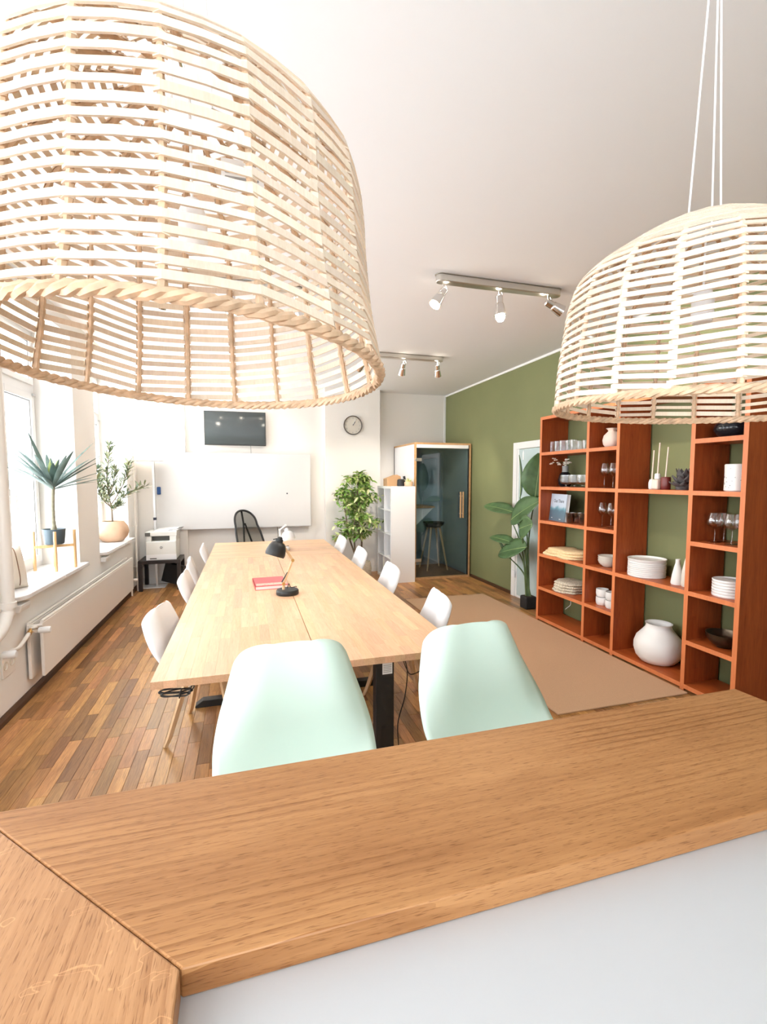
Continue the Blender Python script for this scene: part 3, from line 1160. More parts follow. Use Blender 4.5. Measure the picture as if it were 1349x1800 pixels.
for i in range(5):
    a = 2 * PI * i / 5
    MB().tube([RZ @ Vector((0, 0, .11)), RZ @ Vector((.29 * math.cos(a), .29 * math.sin(a), .075))], [.025, .016], 6).tube([RZ @ Vector((.29 * math.cos(a), .29 * math.sin(a) - .02, .027)), RZ @ Vector((.29 * math.cos(a), .29 * math.sin(a) + .02, .027))], .027, 12).build('castor_arm', 'blackpl', oc)


# ================================================================== DESK LAMPS AND BOOK
def desk_lamp(label, base, elbow, joint, shade_c, sdir, mats, r=.085):
    sh, arm = mats
    L = T('desk_lamp', label, 'desk lamp', base)
    bx, by, bz_ = base
    MB().lathe([(0, 0), (.085, 0), (.088, .006), (.088, .03), (.082, .038), (0, .038)], base, 32).build('base', sh, L)
    MB().cyl((bx - .03, by, bz_ + .038), (bx - .03, by, bz_ + .09), .011, None, 10).build('post', arm, L)
    p0 = Vector((bx - .03, by, bz_ + .085))
    e, j = Vector(elbow), Vector(joint)
    for dy in (-.008, .008):
        MB().tube([p0 + Vector((0, dy, 0)), e + Vector((0, dy, 0))], .010, 4, sq=True).build('arm', arm, L, smooth=None)
    MB().tube([e, j], .0125, 4, sq=True).build('arm', arm, L, smooth=None)
    for q in (p0, e, j):
        MB().cyl(q + Vector((0, -.018, 0)), q + Vector((0, .018, 0)), .013, None, 12).build('pivot', 'brass' if arm == 'birch' else arm, L)
    MB().tube([p0.lerp(e, .08) + Vector((-.02, -.012, 0)), p0.lerp(e, .5) + Vector((-.004, -.012, 0))], .005, 6).build('spring', 'black' if arm == 'birch' else 'chrome', L)
    d = Vector(sdir).normalized()
    q = d.to_track_quat('Z', 'Y').to_matrix().to_4x4()
    s = MB().lathe([(.02, -.085), (.028, -.08), (.031, -.058), (.052, -.048), (r * .86, -.022), (r * .99, .012), (r * 1.02, .038), (r * .96, .056), (r * .93, .056), (r * .98, .036), (r * .94, .012), (r * .8, -.016), (.03, -.04)], shade_c, 28, mat=q)
    so = s.build('shade', sh, L)
    MB().lathe([(0, -.10), (.012, -.10), (.02, -.09), (.02, -.07), (0, -.07)], shade_c, 16, mat=q).build('cap', sh, so)
    MB().tube(smooth_path([Vector(shade_c) - d * .09 + Vector((0, 0, 0)), Vector(shade_c) - d * .075 + Vector((-.05, -.02, .008))]), .004, 6).build('switch', sh, so)
    MB().tube(smooth_path([(bx + .0, by + .03, bz_ + .04), (bx + .015, by + .03, bz_ + .075), (bx + .03, by + .03, bz_ + .045), (bx + .07, by + .035, bz_ + .048), (bx + .075, by + .05, bz_ + .04)]), .003, 6).build('cable', 'black', L)
    return L


desk_lamp('black desk lamp with pale wooden arm beside the red book', (.30, 3.72, .74), (.345, 3.74, 1.005), (.268, 3.73, 1.135), (.222, 3.72, 1.10), (-.34, -.12, -1), ('black', 'birch'), .076)
desk_lamp('white desk lamp behind the black one on the far table', (.44, 6.05, .74), (.40, 6.05, 1.00), (.475, 6.03, 1.06), (.50, 6.0, .93), (.2, -.1, -1), ('whitepl', 'whitepl'), .085)
bk = T('hardcover_book', 'thick red hardcover book lying on the table', 'book', (.18, 4.08, .74))
RB = Matrix.Translation((.18, 4.09, .74)) @ Matrix.Rotation(math.radians(3), 4, 'Z')
MB().box(-.128, .128, -.172, .172, .004, .028, RB).build('pages', 'paper', bk, smooth=None)
MB().box(-.132, .132, -.176, .176, .028, .032, RB).box(-.132, .132, -.176, .176, 0, .004, RB).box(-.132, -.128, -.176, .176, .0, .032, RB).build('cover', 'red', bk, smooth=None)
MB().box(-.12, .128, -.15, -.075, .032, .0326, RB).build('cover_band', 'redlight', bk, smooth=None)

# ================================================================== RUG
rg = MB().box(2.06, 3.225, 2.70, 5.95, 0.0, .011)
tag(rg.build('rug', 'jute', smooth=None, bevel=.004), 'large plain tan jute rug beside the table', 'rug')

# ================================================================== ORANGE SHELF UNIT
SX0, SX1 = 3.25, 3.60
SU = T('shelf_unit', 'large cherry wood open shelf unit against green wall', 'shelf unit', (3.43, 3.5, 0))
th = .034
VY = [4.69, 3.917, 3.522, 2.775, 2.382]
ROW = [.05, .400, .786, 1.172, 1.557, 1.945, 2.345]  # top faces
for i, y in enumerate(VY):
    B(SX0 + .002, SX1, y - th / 2, y + th / 2, 0, 2.345).build('side_panel' if i in (0, 4) else 'upright', 'cherry', SU, smooth=None)
    B(SX0, SX0 + .0025, y - th / 2, y + th / 2, 0, 2.345).build('edge_band', 'cherryedge', SU, smooth=None)


def shelf(ya, yb, z):
    B(SX0 + .002, SX1 - .02, yb + th / 2, ya - th / 2, z - th, z).build('shelf', 'cherryy', SU, smooth=None)
    B(SX0, SX0 + .0025, yb + th / 2, ya - th / 2, z - th, z).build('edge_band', 'cherryedge', SU, smooth=None)


for ci in range(4):
    ya, yb = VY[ci], VY[ci + 1]
    zs = ROW if ci != 2 else [ROW[0], ROW[2], ROW[4], ROW[6]]
    for z in zs:
        shelf(ya, yb, z)
    B(SX0 + .03, SX1 - .02, yb + th / 2, ya - th / 2, 0, ROW[0] - th).build('plinth', 'cherryy', SU, smooth=None)


def on_shelf(name, label, cat, prof, x, y, z, mat, group=None, seg=28, squash=1.0):
    o = MB().lathe(prof, (0, 0, 0), seg, squash).build(name, mat, smooth=50)
    o.location = (x, y * x / 3.38, z)  # y was measured on the plane x = 3.38
    return tag(o, label, cat, group)


def tumbler(r, h, t=.003):
    return [(r * .92, 0), (r, .006), (r, h), (r - t, h), (r - t, .010), (0, .010)]


def wineglass(rb, hb, hs, rtop=.75, foot=.036):
    return [(foot, 0), (foot, .002), (.006, .006), (.004, .014), (.004, hs - .01), (.008, hs), (rb * .75, hs + .018), (rb, hs + .042), (rb * .93, hs + hb * .6), (rb * rtop, hs + hb),
            (rb * rtop - .0018, hs + hb), (rb * .92, hs + hb * .6), (rb - .002, hs + .044), (rb * .73, hs + .021), (.004, hs + .004)]


z = ROW[5]
for i, (y, r, h) in enumerate(((4.655, .038, .125), (4.565, .038, .125), (4.47, .042, .125), (4.37, .036, .12), (4.29, .04, .12), (4.19, .037, .10), (4.10, .037, .10))):
    on_shelf('water_glass', ('tall clear water glass, leftmost on the top left shelf', 'second clear water glass on the top left shelf', 'third clear water glass on the top left shelf', 'fourth clear water glass on the top left shelf',
                             'fifth clear water glass on the top left shelf', 'short clear glass, second from right on the top left shelf', 'short clear glass, rightmost on the top left shelf')[i], 'glass', tumbler(r, h), 3.385, y, z, 'clear', 'glasses on the top left shelf')
# small blush sack-shaped vase
sv = MB().lathe([(.0, 0), (.055, .0), (.078, .03), (.085, .07), (.074, .115), (.045, .145), (.034, .157), (.040, .168), (.056, .183), (.050, .183), (.030, .160), (.0, .15)], seg=32)
sv.v = [(x * (1 + .05 * math.sin(5 * math.atan2(y, x)) * (1 if zz > .14 else .35)), y * (1 + .05 * math.sin(5 * math.atan2(y, x)) * (1 if zz > .14 else .35)), zz) for x, y, zz in sv.v]
o = sv.build('sack_vase', 'pink', smooth=60)
o.location = (3.38, 3.742, z)
tag(o, 'small blush vase shaped like a tied sack on the upper shelf', 'vase')
# flower vase (dark bottle vase with dried flowers)
z = ROW[4]
fv = T('flower_vase', 'dark round vase of dried flowers behind glass cups', 'vase', (3.47, 4.535, z))
MB().lathe([(0, 0), (.05, 0), (.072, .03), (.078, .08), (.06, .14), (.036, .165)], (3.47, 4.535, z), 24).build('vase_body', 'glazeblack', fv)
MB().lathe([(.036, .165), (.033, .19), (.036, .235), (.030, .235), (.028, .17)], (3.47, 4.535, z), 24).build('vase_neck', 'grey', fv)
for i in range(9):
    a = random.uniform(0, 2 * PI)
    tip = Vector((3.47 - .06 + .05 * math.cos(a), 4.535 + (.115 if i < 4 else -.19) * random.uniform(.3, 1), z + random.uniform(.23, .335)))
    MB().tube(smooth_path([(3.47, 4.535, z + .22), (3.47, 4.535 + (tip.y - 4.535) * .4, z + .27), tip]), .0016, 5).build('flower_stem', 'stem', fv)
    fm = MB()
    for k in range(4):
        q = tip + Vector((random.uniform(-.02, .02), random.uniform(-.022, .022), random.uniform(-.02, .015)))
        fm.lathe([(0, -.008), (.011, -.003), (.013, .004), (0, .009)], q, 7)
    fm.build('blossom', 'cercream' if i >= 4 else 'pink', fv)
for i, y in enumerate((4.40, 4.262, 4.135)):
    on_shelf('coupe_glass', ('short stemmed glass cup in front of the flower vase', 'middle short stemmed glass cup beside the flower vase', 'short stemmed glass cup next to the shelf upright')[i], 'glass',
             [(.034, 0), (.034, .002), (.008, .012), (.008, .022), (.045, .034), (.062, .05), (.064, .13), (.061, .13), (.059, .052), (.04, .038), (0, .036)], 3.37, y, z, 'clear', 'stemmed cups on the second shelf')
for i, y in enumerate((3.825, 3.71)):
    on_shelf('wine_glass', ('slim wine glass at left on the second shelf', 'slim wine glass at right on the second shelf')[i], 'glass', wineglass(.042, .125, .115, .72, .04), 3.385, y, z, 'clear', 'wine glasses in the narrow column')
z = ROW[3]
for i, y in enumerate((3.838, 3.72)):
    on_shelf('wine_glass', ('slim wine glass at left on the third shelf', 'slim wine glass at right on the third shelf')[i], 'glass', wineglass(.045, .125, .115, .62, .042), 3.38, y, z, 'clear', 'wine glasses in the narrow column')
# standing book with sea cover
sb = T('coffee_table_book', 'standing book with pale blue sea cover on left shelf', 'book', (3.33, 4.52, z))
RBk = Matrix.Translation((3.34, 4.50, z)) @ Matrix.Rotation(math.radians(-9), 4, 'Z') @ Matrix.Rotation(math.radians(6), 4, 'Y')
MB().box(.004, .036, -.170, .170, .004, .300, RBk).build('pages', 'paper', sb, smooth=None)
MB().box(0, .004, -.175, .175, 0, .305, RBk).build('front_cover', 'cover', sb, smooth=None)
MB().box(.036, .04, -.175, .175, 0, .305, RBk).build('back_cover', 'white', sb, smooth=None)
text_mesh('title', 'Out There', .052, 'ink', sb, RBk @ basis((-.0008, -.01, .225), (0, -1, 0), (0, 0, 1)))
MB().box(-.001, 0, .095, .125, .03, .036, RBk).box(-.001, 0, -.09, -.055, .022, .028, RBk).build('small_print', 'whitemark', sb, smooth=None)
for i, y in enumerate((4.30, 4.185, 4.10)):
    on_shelf('amber_tumbler', ('amber brown glass tumbler in front of the sea book', 'middle amber brown glass tumbler right of the sea book', 'amber brown glass tumbler against the shelf upright')[i], 'glass', [(.040, 0), (.046, .01), (.054, .11), (.051, .11), (.043, .014), (0, .014)], 3.36 + .04 * (i == 1), y, z, 'amber', 'amber tumblers on the left shelf')
# folded cloth, woven placemats
z = ROW[2]


def lumpy(fnr, h, n=40, rings=7, seed=1):
    rnd = random.Random(seed)
    ph = [rnd.uniform(0, 6) for _ in range(6)]
    m = MB()
    prof = [(0, 0), (.96, 0), (1.0, .25), (.99, .6), (.93, .88), (.7, 1.0), (.35, 1.03), (0, 1.02)]
    vs, fs = [], []
    for r, zz in prof:
        for k in range(n):
            a = 2 * PI * k / n
            R = fnr(a) * r * (1 + .03 * math.sin(7 * a + ph[0]) + .02 * math.sin(13 * a + ph[1]) * zz)
            vs.append((R * math.cos(a), R * math.sin(a) * 1.0, zz * h * (1 + .12 * math.sin(3 * a + ph[2]) * (r > .2))))
    for i in range(len(prof) - 1):
        for k in range(n):
            fs.append((i * n + k, i * n + (k + 1) % n, (i + 1) * n + (k + 1) % n, (i + 1) * n + k))
    return m.add(vs, fs)


cl = T('folded_cloth', 'folded ochre linen cloth on the left shelf', 'cloth', (3.40, 4.385, z))
for k, (s, dz) in enumerate(((1, 0), (.95, .028), (.88, .055))):
    o = lumpy(lambda a: s * (.13 + .17 * abs(math.sin(a)) ** 1.5), .034, seed=k).build('fold', 'cloth', cl, smooth=60)
    o.matrix_parent_inverse = Matrix.Identity(4)
    o.location = (0, -.02 * k, dz)
z = ROW[1]
for k in range(4):
    o = lumpy(lambda a: .172 + .006 * math.sin(9 * a + k), .03, n=48, seed=10 + k).build('woven_placemat', 'seagrass', smooth=50)
    o.location = (3.43 + .004 * k, 4.36 - .006 * k, z + .030 * k)
    tag(o, ('speckled woven round placemat at the bottom of the stack', 'speckled woven round placemat second from bottom of the stack', 'speckled woven round placemat second from top of the stack', 'speckled woven round placemat on top of the stack')[k], 'placemat', 'stacked woven placemats')
tag(MB().tube(smooth_path([(3.46, 4.33, ROW[1] - .034), (3.45, 4.36, .33), (3.45, 4.355, .25), (3.44, 4.40, .20), (3.44, 4.43, .175)]), .003, 6).build('loose_string', 'cord'), 'loose white string hanging below the lower left shelf', 'string')
# bowls and cups
z = ROW[2]
for k in range(3):
    on_shelf('cereal_bowl', ('lowest of three nested grey white bowls', 'middle of three nested grey white bowls', 'uppermost of three nested grey white bowls')[k], 'bowl', [(0, 0), (.045, 0), (.06, .012), (.085, .035), (.097, .065), (.093, .065), (.08, .037), (.05, .016), (0, .014)], 3.40, 3.735, z + .022 * k, 'cercream', 'nested bowls', squash=1)
z = ROW[1]
cupp = [(0, 0), (.048, 0), (.056, .01), (.06, .04), (.058, .078), (.054, .078), (.055, .04), (.05, .014), (0, .012)]
for k, (x, y, dz) in enumerate(((3.38, 3.80, 0), (3.38, 3.80, .08), (3.37, 3.672, 0), (3.37, 3.672, .08))):
    on_shelf('white_cup', ('white handleless cup, lower one of the left stack', 'white handleless cup, upper one of the left stack', 'white handleless cup, lower one beside the upright', 'white handleless cup, upper one beside the upright')[k], 'cup', cupp, x, y, z + dz, 'cer', 'stacked white cups')
# wide column: candles, diffuser, lotus
z = ROW[4]
ch = T('incense_holder', 'white cone holder with a tall thin stick', 'incense holder', (3.38, 3.262, z))
MB().lathe([(0, 0), (.020, 0), (.025, .01), (.026, .055), (.018, .082), (.008, .088), (0, .088)], (3.38, 3.262, z), 20).build('holder', 'cer', ch)
MB().cyl((3.38, 3.262, z + .085), (3.385, 3.255, z + .335), .0055, None, 8).build('stick', 'pink', ch)
df = T('reed_diffuser', 'pinkish reed diffuser bottle with white cap and stick', 'diffuser', (3.38, 3.205, z))
MB().box(3.35, 3.41, 3.175, 3.235, z, z + .085).build('bottle', 'pink', df, bevel=.008)
B(3.3492, 3.35, 3.182, 3.228, z + .02, z + .07).build('bottle_label', 'cercream', df, smooth=None)
MB().lathe([(0, .085), (.014, .085), (.024, .09), (.022, .13), (.016, .135), (0, .135)], (3.38, 3.205, z), 18).build('cap', 'cer', df)
MB().cyl((3.38, 3.205, z + .13), (3.385, 3.198, z + .395), .0055, None, 8).build('stick', 'pink', df)
rc = T('red_candle_jar', 'dark red candle jar holding a thin stick', 'candle', (3.39, 3.13, z))
MB().lathe([(0, 0), (.036, 0), (.038, .005), (.038, .095), (.035, .105), (0, .105)], (3.39, 3.13, z), 24).build('jar', plain('oxblood', (.16, .02, .015), .3), rc)
MB().cyl((3.39, 3.135, z + .10), (3.395, 3.122, z + .355), .0055, None, 8).build('stick', 'pink', rc)
lo = T('lotus_figure', 'dark grey stone lotus flower figure on the wide shelf', 'figurine', (3.42, 2.99, z))
MB().lathe([(0, 0), (.05, 0), (.055, .02), (.04, .05), (0, .06)], (3.42, 2.99, z), 20).build('core', 'stone', lo)
for ring, (nn, r0, r1, h0, h1) in enumerate(((8, .03, .10, .02, .06), (8, .03, .085, .05, .11), (6, .02, .055, .08, .165))):
    for i in range(nn):
        a = 2 * PI * (i + .5 * ring) / nn
        ca, sa = math.cos(a), math.sin(a)

        def fn(u, v, ca=ca, sa=sa):
            wd = .034 * math.sin(PI * min(1, (.15 + .85 * v)) ** .8) * (u * 2 - 1)
            rr = r0 + (r1 - r0) * v
            zz = h0 + (h1 - h0) * v ** 1.4
            return (3.42 + ca * rr - sa * wd, 2.99 + sa * rr + ca * wd, z + zz + .01 * (u * 2 - 1) ** 2)
        MB().grid(fn, 4, 5).build('petal', 'stone', lo, solid=.004)
# white plate stack, bottle vases
z = ROW[2]
for k in range(9):
    on_shelf('dinner_plate', 'white stoneware plate, %s in the tall stack on the wide shelf' % ('lowest', 'second from bottom', 'third from bottom', 'fourth from bottom', 'fifth from bottom', 'fourth from top', 'third from top', 'second from top', 'the rimmed topmost one')[k], 'plate',
             [(0, 0), (.147, 0), (.151, .003), (.1525, .013), (.151, .0163), (.146, .0163), (.142, .009), (0, .007)] if k < 8 else [(0, 0), (.146, 0), (.150, .003), (.155, .026), (.151, .026), (.144, .010), (0, .008)], 3.41 + random.uniform(-.002, .002), 3.28 + random.uniform(-.002, .002), z + .0165 * k, 'cer', 'plates stacked on the wide shelf', seg=40)
on_shelf('bottle_vase', 'small grey white bottle vase standing right of the plates', 'vase', [(0, 0), (.042, 0), (.047, .012), (.038, .08), (.026, .14), (.017, .175), (.017, .208), (.014, .208), (.013, .17), (0, .16)], 3.37, 2.972, z, 'cermatt')
on_shelf('bottle_vase', 'slim cream bottle vase half hidden behind the upright', 'vase', [(0, 0), (.034, 0), (.040, .012), (.036, .12), (.022, .20), (.013, .235), (.013, .275), (.010, .275), (.010, .23), (0, .22)], 3.37, 2.885, z, 'cercream')
# big ribbed vase
z = ROW[0]
bv = MB().lathe([(0, 0), (.10, 0), (.135, .012), (.172, .055), (.190, .115), (.190, .165), (.172, .22), (.132, .268), (.106, .30), (.098, .325), (.106, .345), (.098, .345), (.088, .32), (.09, .29), (.14, .22), (0, .2)], seg=96)
bv.v = [(x * (1 + (.010 if .02 < zz < .29 else 0) * math.sin(48 * math.atan2(y, x))), y * (1 + (.010 if .02 < zz < .29 else 0) * math.sin(48 * math.atan2(y, x))), zz) for x, y, zz in bv.v]
o = bv.build('ribbed_vase', 'cer', smooth=70)
o.location = (3.43, 3.175, z)
tag(o, 'big round white ribbed vase on the lowest wide shelf', 'vase')
# right column
z = ROW[5]
on_shelf('black_pot', 'low round glossy black pot on the top right shelf', 'pot', [(0, 0), (.06, 0), (.10, .02), (.122, .06), (.115, .095), (.075, .12), (.06, .125), (.05, .12), (0, .10)], 3.40, 2.57, z, 'glazeblack')
z = ROW[4]
pv = T('speckled_canister', 'white speckled ceramic canister on the right column', 'vase', (3.38, 2.525, z))
MB().lathe([(0, 0), (.07, 0), (.077, .008), (.075, .10), (.077, .19), (.072, .195), (.069, .19), (.068, .02), (0, .015)], (3.38, 2.525, z), 32).build('canister_body', 'cer', pv)
for i in range(16):
    a, zz = random.uniform(2.0, 4.4), random.uniform(.02, .18)
    p = Vector((3.38 + .0765 * math.cos(a), 2.525 + .0765 * math.sin(a), z + zz))
    MB().lathe([(0, -.003), (.003, 0), (0, .003)], p, 6).build('speckle', 'ink', pv)
z = ROW[3]
for i, (x, y) in enumerate(((3.37, 2.672), (3.45, 2.60), (3.36, 2.54), (3.44, 2.475))):
    on_shelf('red_wine_glass', ('large wine glass at the left of its group', 'large wine glass at the back of the group', 'large wine glass at the front of the group', 'large wine glass by the right end panel')[i], 'glass', wineglass(.056, .115, .105, .74, .044), x, y, z, 'clear', 'large wine glasses on the right column')
z = ROW[2]
for k in range(6):
    on_shelf('side_plate', 'white stoneware dish, %s in the short stack on the right column' % ('lowest', 'second from bottom', 'third from bottom', 'third from top', 'second from top', 'topmost')[k], 'plate',
             [(0, 0), (.108, 0), (.112, .003), (.114, .018), (.112, .0208), (.108, .0208), (.104, .010), (0, .008)], 3.40, 2.532, z + .021 * k, 'cer', 'dishes stacked on the right column', seg=36)
z = ROW[1]
on_shelf('bronze_bowl', 'dark bronze bowl on the lower right shelf', 'bowl', [(0, 0), (.05, 0), (.055, .008), (.09, .03), (.115, .07), (.122, .105), (.117, .105), (.108, .07), (.08, .033), (0, .015)], 3.39, 2.555, z, 'bronze')

# ================================================================== TRACK LIGHTS
def spot_head(parent, p, d, lit, power):
    """p = hinge point under the track, d = aiming direction"""
    p, d = Vector(p), Vector(d).normalized()
    q = d.to_track_quat('Z', 'Y').to_matrix().to_4x4()
    MB().tube([p + Vector((0, 0, .05)), p], .006, 8).tube(smooth_path([p + Vector((.02, 0, .045)), p + Vector((.03, 0, .02)), p + Vector((.012, 0, -.005))]), .0025, 6).build('bracket', 'chrome', parent)
    h = MB().lathe([(0, -.02), (.022, -.02), (.029, -.012), (.029, .045), (.034, .05), (.036, .06), (.046, .13), (.048, .14), (.044, .14), (.030, .06), (0, .055)], p, 24, mat=q)
    ho = h.build('spot_head', 'chrome', parent)
    c = p + d * .118
    if lit == 'bulb':
        MB().lathe([(0, -.05), (.016, -.05), (.022, -.025), (.036, .01), (.036, .03), (.022, .052), (0, .06)], p + d * .13, 20, mat=q).build('bulb', 'bulb', ho)
    else:
        MB().lathe([(0, 0), (.038, 0), (.038, .008), (0, .010)], c, 20, mat=q).build('lens', 'lens' if lit else 'chrome', ho)
    if lit:
        sp2 = bpy.data.lights.new('lamp_spill', 'POINT')
        sp2.energy = .25
        sp2.color = (1, .86, .68)
        sp2.shadow_soft_size = .02
        so2 = bpy.data.objects.new('lamp_spill', sp2)
        COL.objects.link(so2)
        so2.location = p - d * .045
        so2.parent = ho
        l = bpy.data.lights.new('spot_lamp', 'SPOT')
        l.energy = power
        l.color = (1, .89, .76)
        l.spot_size = math.radians(120 if lit == 'bulb' else 70)
        l.spot_blend = .6
        l.shadow_soft_size = .035
        lo_ = bpy.data.objects.new('spot_lamp', l)
        COL.objects.link(lo_)
        lo_.location = p + d * (.20 if lit == 'bulb' else .15)
        lo_.rotation_euler = (-d).to_track_quat('Z', 'Y').to_euler()
        lo_.parent = ho


def track(label, x0, x1, y, heads):
    t = T('track_light', label, 'track light', ((x0 + x1) / 2, y, ZC), 'ceiling spot tracks')
    n = 10
    w = .038
    pts = [(x1 - w + w * math.cos(-PI / 2 + PI * k / n), y + w * math.sin(-PI / 2 + PI * k / n)) for k in range(n + 1)]
    pts += [(x0 + w + w * math.cos(PI / 2 + PI * k / n), y + w * math.sin(PI / 2 + PI * k / n)) for k in range(n + 1)]
    MB().prism(pts, 'Z', ZC - .058, ZC - .004).build('track_bar', 'steel', t, smooth=40, bevel=.006)
    MB().prism([(a + (.006 if a > (x0 + x1) / 2 else -.006), y + (b - y) * 1.14) for a, b in pts], 'Z', ZC - .004, ZC).build('canopy_plate', 'steel', t)
    for hx, dz, d, lit, pw in heads:
        spot_head(t, (hx, y, ZC - .12 + dz), d, lit, pw)


track('nearer brushed steel track of three ceiling spotlights', 1.41, 2.50, 3.40, [
    (1.47, 0, (-.55, -.15, -.8), True, 25), (1.945, 0, (.03, -.10, -1), 'bulb', 30), (2.39, .01, (.85, -.1, -.42), True, 25)])
track('farther brushed steel track of ceiling spotlights near the back wall', 1.33, 2.44, 5.65, [
    (1.42, 0, (-.5, .8, -.6), True, 40), (1.915, 0, (.04, .7, -.75), True, 45), (2.37, .01, (.30, .6, -.75), True, 45)])

track('ceiling spot track above the table, half hidden behind the large pendant', -.62, .47, 3.95, [
    (-.56, 0, (-.3, .5, -.8), True, 12), (-.075, 0, (.0, -.1, -1), True, 18), (.41, .01, (.3, .3, -.9), True, 18)])

# ================================================================== FAR WALL THINGS
tv = T('television', 'dark flat television mounted above the whiteboard', 'television', (-.14, YB + .06, 2.18))
B(-.615, .333, YB + .005, YB + .045, 2.18, 2.722).build('tv_frame', 'blackpl', tv, smooth=None, bevel=.004)
B(-.603, .321, YB + .0038, YB + .006, 2.197, 2.71).build('tv_screen', 'screen', tv, smooth=None)
B(-.25, 0, YB + .045, YB + .1, 2.35, 2.6).build('wall_mount', 'black', tv, smooth=None)
MB().tube([(.09, YB + .03, 2.19), (.095, YB + .03, 2.05)], .005, 6).build('tv_cable', 'grey', tv)
wbd = T('whiteboard', 'wide white enamel whiteboard below the television', 'whiteboard', (-.15, YB - .01, .85))
B(-1.345, 1.05, YB - .022, YB - .004, .855, 2.048).build('board_surface', 'wboard', wbd, smooth=None)
m = MB().box(-1.352, 1.057, YB - .025, YB - .002, .842, .855).box(-1.352, 1.057, YB - .025, YB - .002, 2.048, 2.056).box(-1.352, -1.345, YB - .025, YB - .002, .855, 2.048).box(1.05, 1.057, YB - .025, YB - .002, .855, 2.048)
m.build('board_frame', 'alu', wbd, smooth=None)
tag(B(-1.32, -1.265, YB - .05, YB - .022, 1.40, 1.52).build('board_eraser', 'blue', bevel=.012), 'blue eraser stuck on the left side of whiteboard', 'eraser')
tag(MB().cyl((.66, YB - .034, 1.40), (.66, YB - .022, 1.40), .012).build('board_magnet', 'ink'), 'small dark round magnet on the whiteboard', 'magnet')
tag(MB().tube(smooth_path([(.50, YB - .004 + .05, .842), (.505, YB + .05, .7), (.51, YB + .06, .3), (.51, YB + .06, .1)]), .006, 6).build('wall_cable', 'grey'), 'thin grey cable hanging below the whiteboard', 'cable')
ck = T('wall_clock', 'round wall clock with thin dark rim on white pier', 'clock', (1.79, YB, 2.56))
q = Matrix.Rotation(PI / 2, 4, 'X')
MB().lathe([(.150, 0), (.160, 0), (.163, .01), (.163, .035), (.158, .04), (.150, .035)], (1.79, YB, 2.56), 48, mat=q, ring=True).build('clock_rim', plain('clock_rim', (.08, .06, .05), .5), ck)
MB().lathe([(0, .0), (.152, .0), (.152, .012), (0, .012)], (1.79, YB, 2.56), 48, mat=q).build('clock_face', 'cercream', ck)
for i in range(12):
    a = 2 * PI * (i + 1) / 12
    text_mesh('numeral', str(i + 1), .034, 'grey', ck, basis((1.79 + .122 * math.sin(a), YB - .0128, 2.56 + .122 * math.cos(a)), (1, 0, 0), (0, 0, 1)))
for nm, a, l, w, mt in (('hour_hand', 32, .075, .006, 'ink'), ('minute_hand', 26, .125, .004, 'whitemark')):
    a = math.radians(a)
    MB().tube([(1.79, YB - .018, 2.56), (1.79 + l * math.sin(a), YB - .018, 2.56 + l * math.cos(a))], w, 4).build(nm, mt, ck)

# tall uplighter floor lamp
ul = T('floor_lamp', 'tall white floor lamp with flat uplight head beside whiteboard', 'floor lamp', (-1.33, 7.78, 0))
B(-1.56, -1.20, 7.66, 7.90, 0, .012).build('base', 'white', ul, smooth=None, bevel=.003)
B(-1.345, -1.315, 7.765, 7.795, .012, 1.91).build('pole', 'alu', ul, smooth=None)
B(-1.35, -1.31, 7.76, 7.8, 1.02, 1.06).build('dimmer', 'ink', ul, smooth=None)
B(-1.60 + .02, -1.20, 7.66, 7.92, 1.91, 1.94).build('lamp_head', 'white', ul, smooth=None, bevel=.004)
B(-1.56, -1.22, 7.68, 7.90, 1.9405, 1.943).build('diffuser', 'uplit', ul, smooth=None)
al = bpy.data.lights.new('uplight', 'AREA')
al.shape = 'RECTANGLE'
al.size, al.size_y = .34, .22
al.energy = 38
al.color = (1, .93, .82)
ao = bpy.data.objects.new('uplight', al)
COL.objects.link(ao)
ao.location = (-1.39, 7.79, 1.95)
ao.rotation_euler = (PI, 0, 0)
ao.parent = ul
ao.matrix_parent_inverse = PINV[ul.name]
# corner heating pipe
cp = T('riser_pipe', 'thin white heating riser pipe in the far left corner', 'pipe', (-1.55, 7.55, 0))
MB().cyl((-1.55, 7.55, 0), (-1.55, 7.55, ZC), .014, None, 12).build('pipe', 'radi', cp)
for zz in (.35, .95, 1.6):
    MB().cyl((-1.55, 7.55, zz), (-1.55, 7.55, zz + .025), .022, None, 12).tube([(-1.55, 7.55, zz + .012), (-1.6, 7.55, zz + .012)], .005, 6).build('clamp', 'radi', cp)

# printer on a small dark table, device below
pt = T('side_table', 'small black-brown square table under the printer', 'table', (-1.23, 7.72, 0))
B(-1.525, -.955, 7.47, 7.97, .40, .45).build('tabletop', 'darkwood', pt, smooth=None, bevel=.002)
for x in (-1.525, -1.005):
    for y in (7.47, 7.92):
        B(x, x + .05, y, y + .05, 0, .40).build('leg', 'darkwood', pt, smooth=None)
pn = T('printer', 'light grey laser printer with open paper tray on top', 'printer', (-1.22, 7.72, .45))
B(-1.42, -1.01, 7.52, 7.93, .45, .725).build('body', 'printer', pn, smooth=None, bevel=.01)
B(-1.4205, -1.0095, 7.518, 7.522, .45, .53).build('paper_tray', 'white', pn, smooth=None, bevel=.004)
B(-1.37, -1.28, 7.514, 7.518, .465, .48).build('tray_grip', 'printdark', pn, smooth=None)
MB().cyl((-1.215, 7.519, .635), (-1.215, 7.514, .635), .019, None, 24).build('logo_disc', 'grey', pn)
text_mesh('logo', 'hp', .022, 'white', pn, basis((-1.215, 7.5125, .636), (1, 0, 0), (0, 0, 1)))
B(-1.41, -1.02, 7.62, 7.92, .725, .80).build('output_well', 'printdark', pn, smooth=None)
B(-1.41, -1.35, 7.54, 7.92, .725, .80).build('control_side', 'printer', pn, smooth=None)
